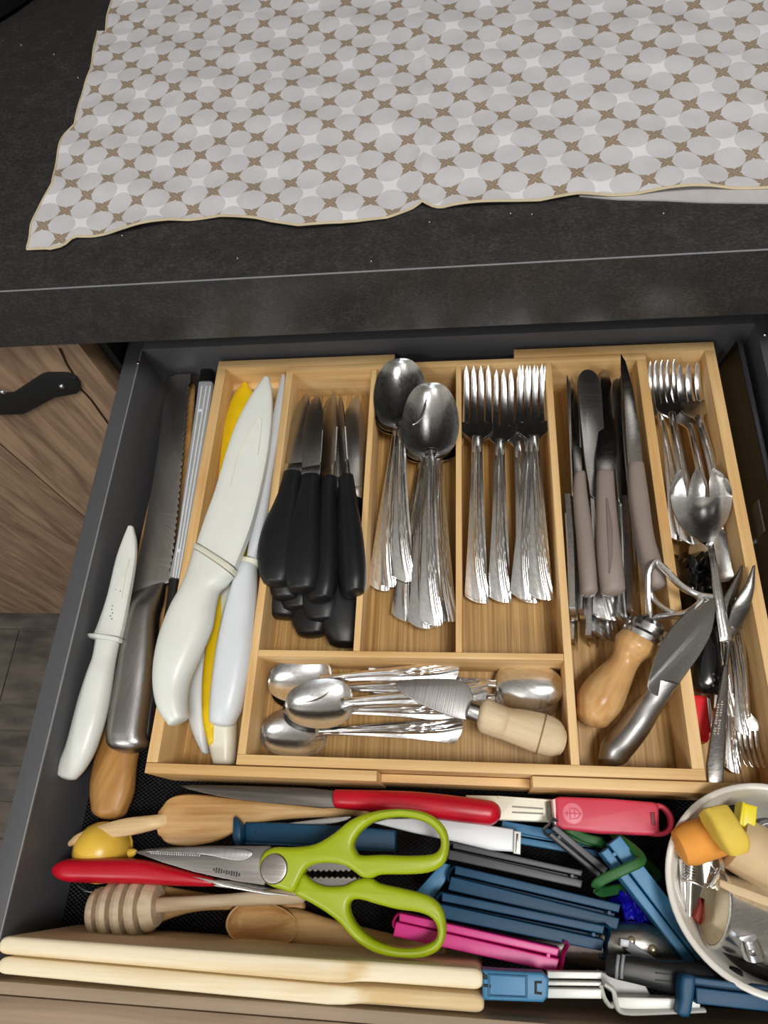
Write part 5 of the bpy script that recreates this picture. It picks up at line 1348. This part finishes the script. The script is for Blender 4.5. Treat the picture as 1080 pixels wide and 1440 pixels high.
# corkscrew / spring
t = thing('sprung_tool', 'small steel tool with a coil spring in the white bowl', 'kitchen tool', px(970, 1240, .03))
a = px(971, 1206, .052); b = px(968, 1238, .052)
hel = []
for k in range(97):
    u = k / 96; w_ = u * 8 * 2 * PI; c = a.lerp(b, u); ax = (b - a).normalized(); s = ax.cross(Vector((0, 0, 1)))
    hel.append(c + s * (.0036 * math.cos(w_)) + Vector((0, 0, .0036 * math.sin(w_))))
obj('spring', sweep(hel, .0006, M=6), M['wire'], t)
obj('shaft', lathe(px(972, 1200, .052), px(969, 1288, .048), [(0, 0), (0, .0016), (1, .0016), (1, 0)], 12), M['steel'], t)
obj('cross_wire', tubep([(958, 1238, .055), (975, 1241, .056), (992, 1248, .055), (998, 1243, .054)], .0006, .0006, 4), M['wire'], t)
obj('bar', lathe(px(960, 1208, .048), px(964, 1278, .045), [(0, 0), (0, .0022), (1, .0022), (1, 0)], 12), M['steel'], t)
obj('plate', slab([(985, 1205), (1006, 1202), (1012, 1222), (1004, 1246), (990, 1242)], .052, .002, .0006, [[(1000, 1218), (1004, 1222), (1003, 1230), (999, 1229)]]), M['steel'], t)
obj('eye', sweep([Vector(v) for v in catmull([tuple(px(*p)) for p in [(1000, 1246, .056), (1008, 1232, .058), (1014, 1220, .059), (1012, 1205, .058), (1016, 1214, .059), (1015, 1232, .058), (1006, 1245, .056)]], 4, True)], .0012, .0012, True, 8), M['steel'], t)
t = thing('metal_tube', 'chrome metal tube with a brass-coloured open mouth facing left', 'tube', px(1040, 1280, .03))
A = px(1004, 1277, .058); B = px(1125, 1318, .052)
Rt = .0185
obj('body', lathe(A, B, [(0.02, Rt * .90), (0, Rt * .95), (0, Rt * 1.03), (.03, Rt * 1.03), (.05, Rt), (1, Rt), (1, 0)], 40), M['steel'], t)
obj('mouth', lathe(A + (B - A) * .001, A + (B - A) * .30, [(0, Rt * .93), (.05, Rt * .90), (.8, Rt * .86), (1, Rt * .4), (1, 0)], 40), M['brass'], t)
obj('hinge', lathe(px(1052, 1318, .074), px(1060, 1345, .070), [(0, 0), (0, .004), (.5, .005), (1, .005), (1, 0)], 16), M['steel'], t)
c = px(1058, 1337, .075); obj('rivet', lathe(c, c + Vector((0, 0, .0016)), [(0, .0026), (.6, .0022), (1, .0008), (1, 0)], 14), M['steel_dark'], t)
t = thing('flat_bar', 'pale flat strip lying above the chrome tube in the bowl', 'strip', px(1050, 1258, .05))
obj('body', slab([(1012, 1236), (1100, 1268), (1100, 1282), (1030, 1256), (1012, 1246)], .075, .003, .0008), M['beige'], t)
t = thing('red_chip', 'small red plastic piece beside the brass mouth', 'plastic part', px(980, 1290, .03))
obj('body', slab([(986, 1262), (990, 1280), (984, 1300), (976, 1290)], .044, .006, .001), plastic('dull_red', '#B04038', 0.5), t)
t = thing('black_spoon', 'glossy black plastic object in the front of the white bowl', 'kitchen tool', px(1060, 1350, .02))
obj('body', pairs([(1010, 1335, 1020, 1308, .030, .012), (1045, 1368, 1052, 1318, .036, .018), (1090, 1392, 1095, 1322, .036, .02)], 2.4, 5, 18, (0.7, 0.4)), M['black_gloss'], t)

t = thing('steel_filler', 'dull steel filler piece beside the beige handle, added to darken the inside of the bowl', 'kitchen tool', px(1030, 1240, .04))  # made-up filler, put in to make the bowl's inside darker and fuller
obj('lever', pairs([(1012, 1222, 1024, 1214, .050, .006), (1026, 1250, 1042, 1236, .052, .008), (1046, 1272, 1062, 1254, .050, .008)], 2.4, 4, 14, (0.6, 0.4)), M['steel_dark'], t)
t = thing('dark_filler', 'dark round filler added to darken the bowl, deep between the orange cork and the yellow plastic block', 'stopper', px(1038, 1140, .03))  # another added filler, dark so that the depth of the bowl reads darker
obj('body', lathe(px(1020, 1132, .034), px(1044, 1168, .040), [(0, 0), (0, .008), (.1, .010), (.9, .010), (1, .008), (1, 0)], 24), M['black_matt'], t)
t = thing('round_badge_cap', 'dark bottle cap with a thin pale ring at the right edge of the bowl', 'bottle cap', px(1078, 1175, .04))
c = px(1082, 1172, .062)
obj('body', lathe(c - Vector((0, 0, .006)), c, [(0, 0), (0, .0080), (.8, .0078), (1, .0068), (1, 0)], 24), M['anthracite'], t)
obj('ring', sweep([c + Vector((.0048 * math.cos(k * PI / 12), .0048 * math.sin(k * PI / 12), .0002)) for k in range(24)], .0003, .0003, True, 6), M['white_cool'], t)
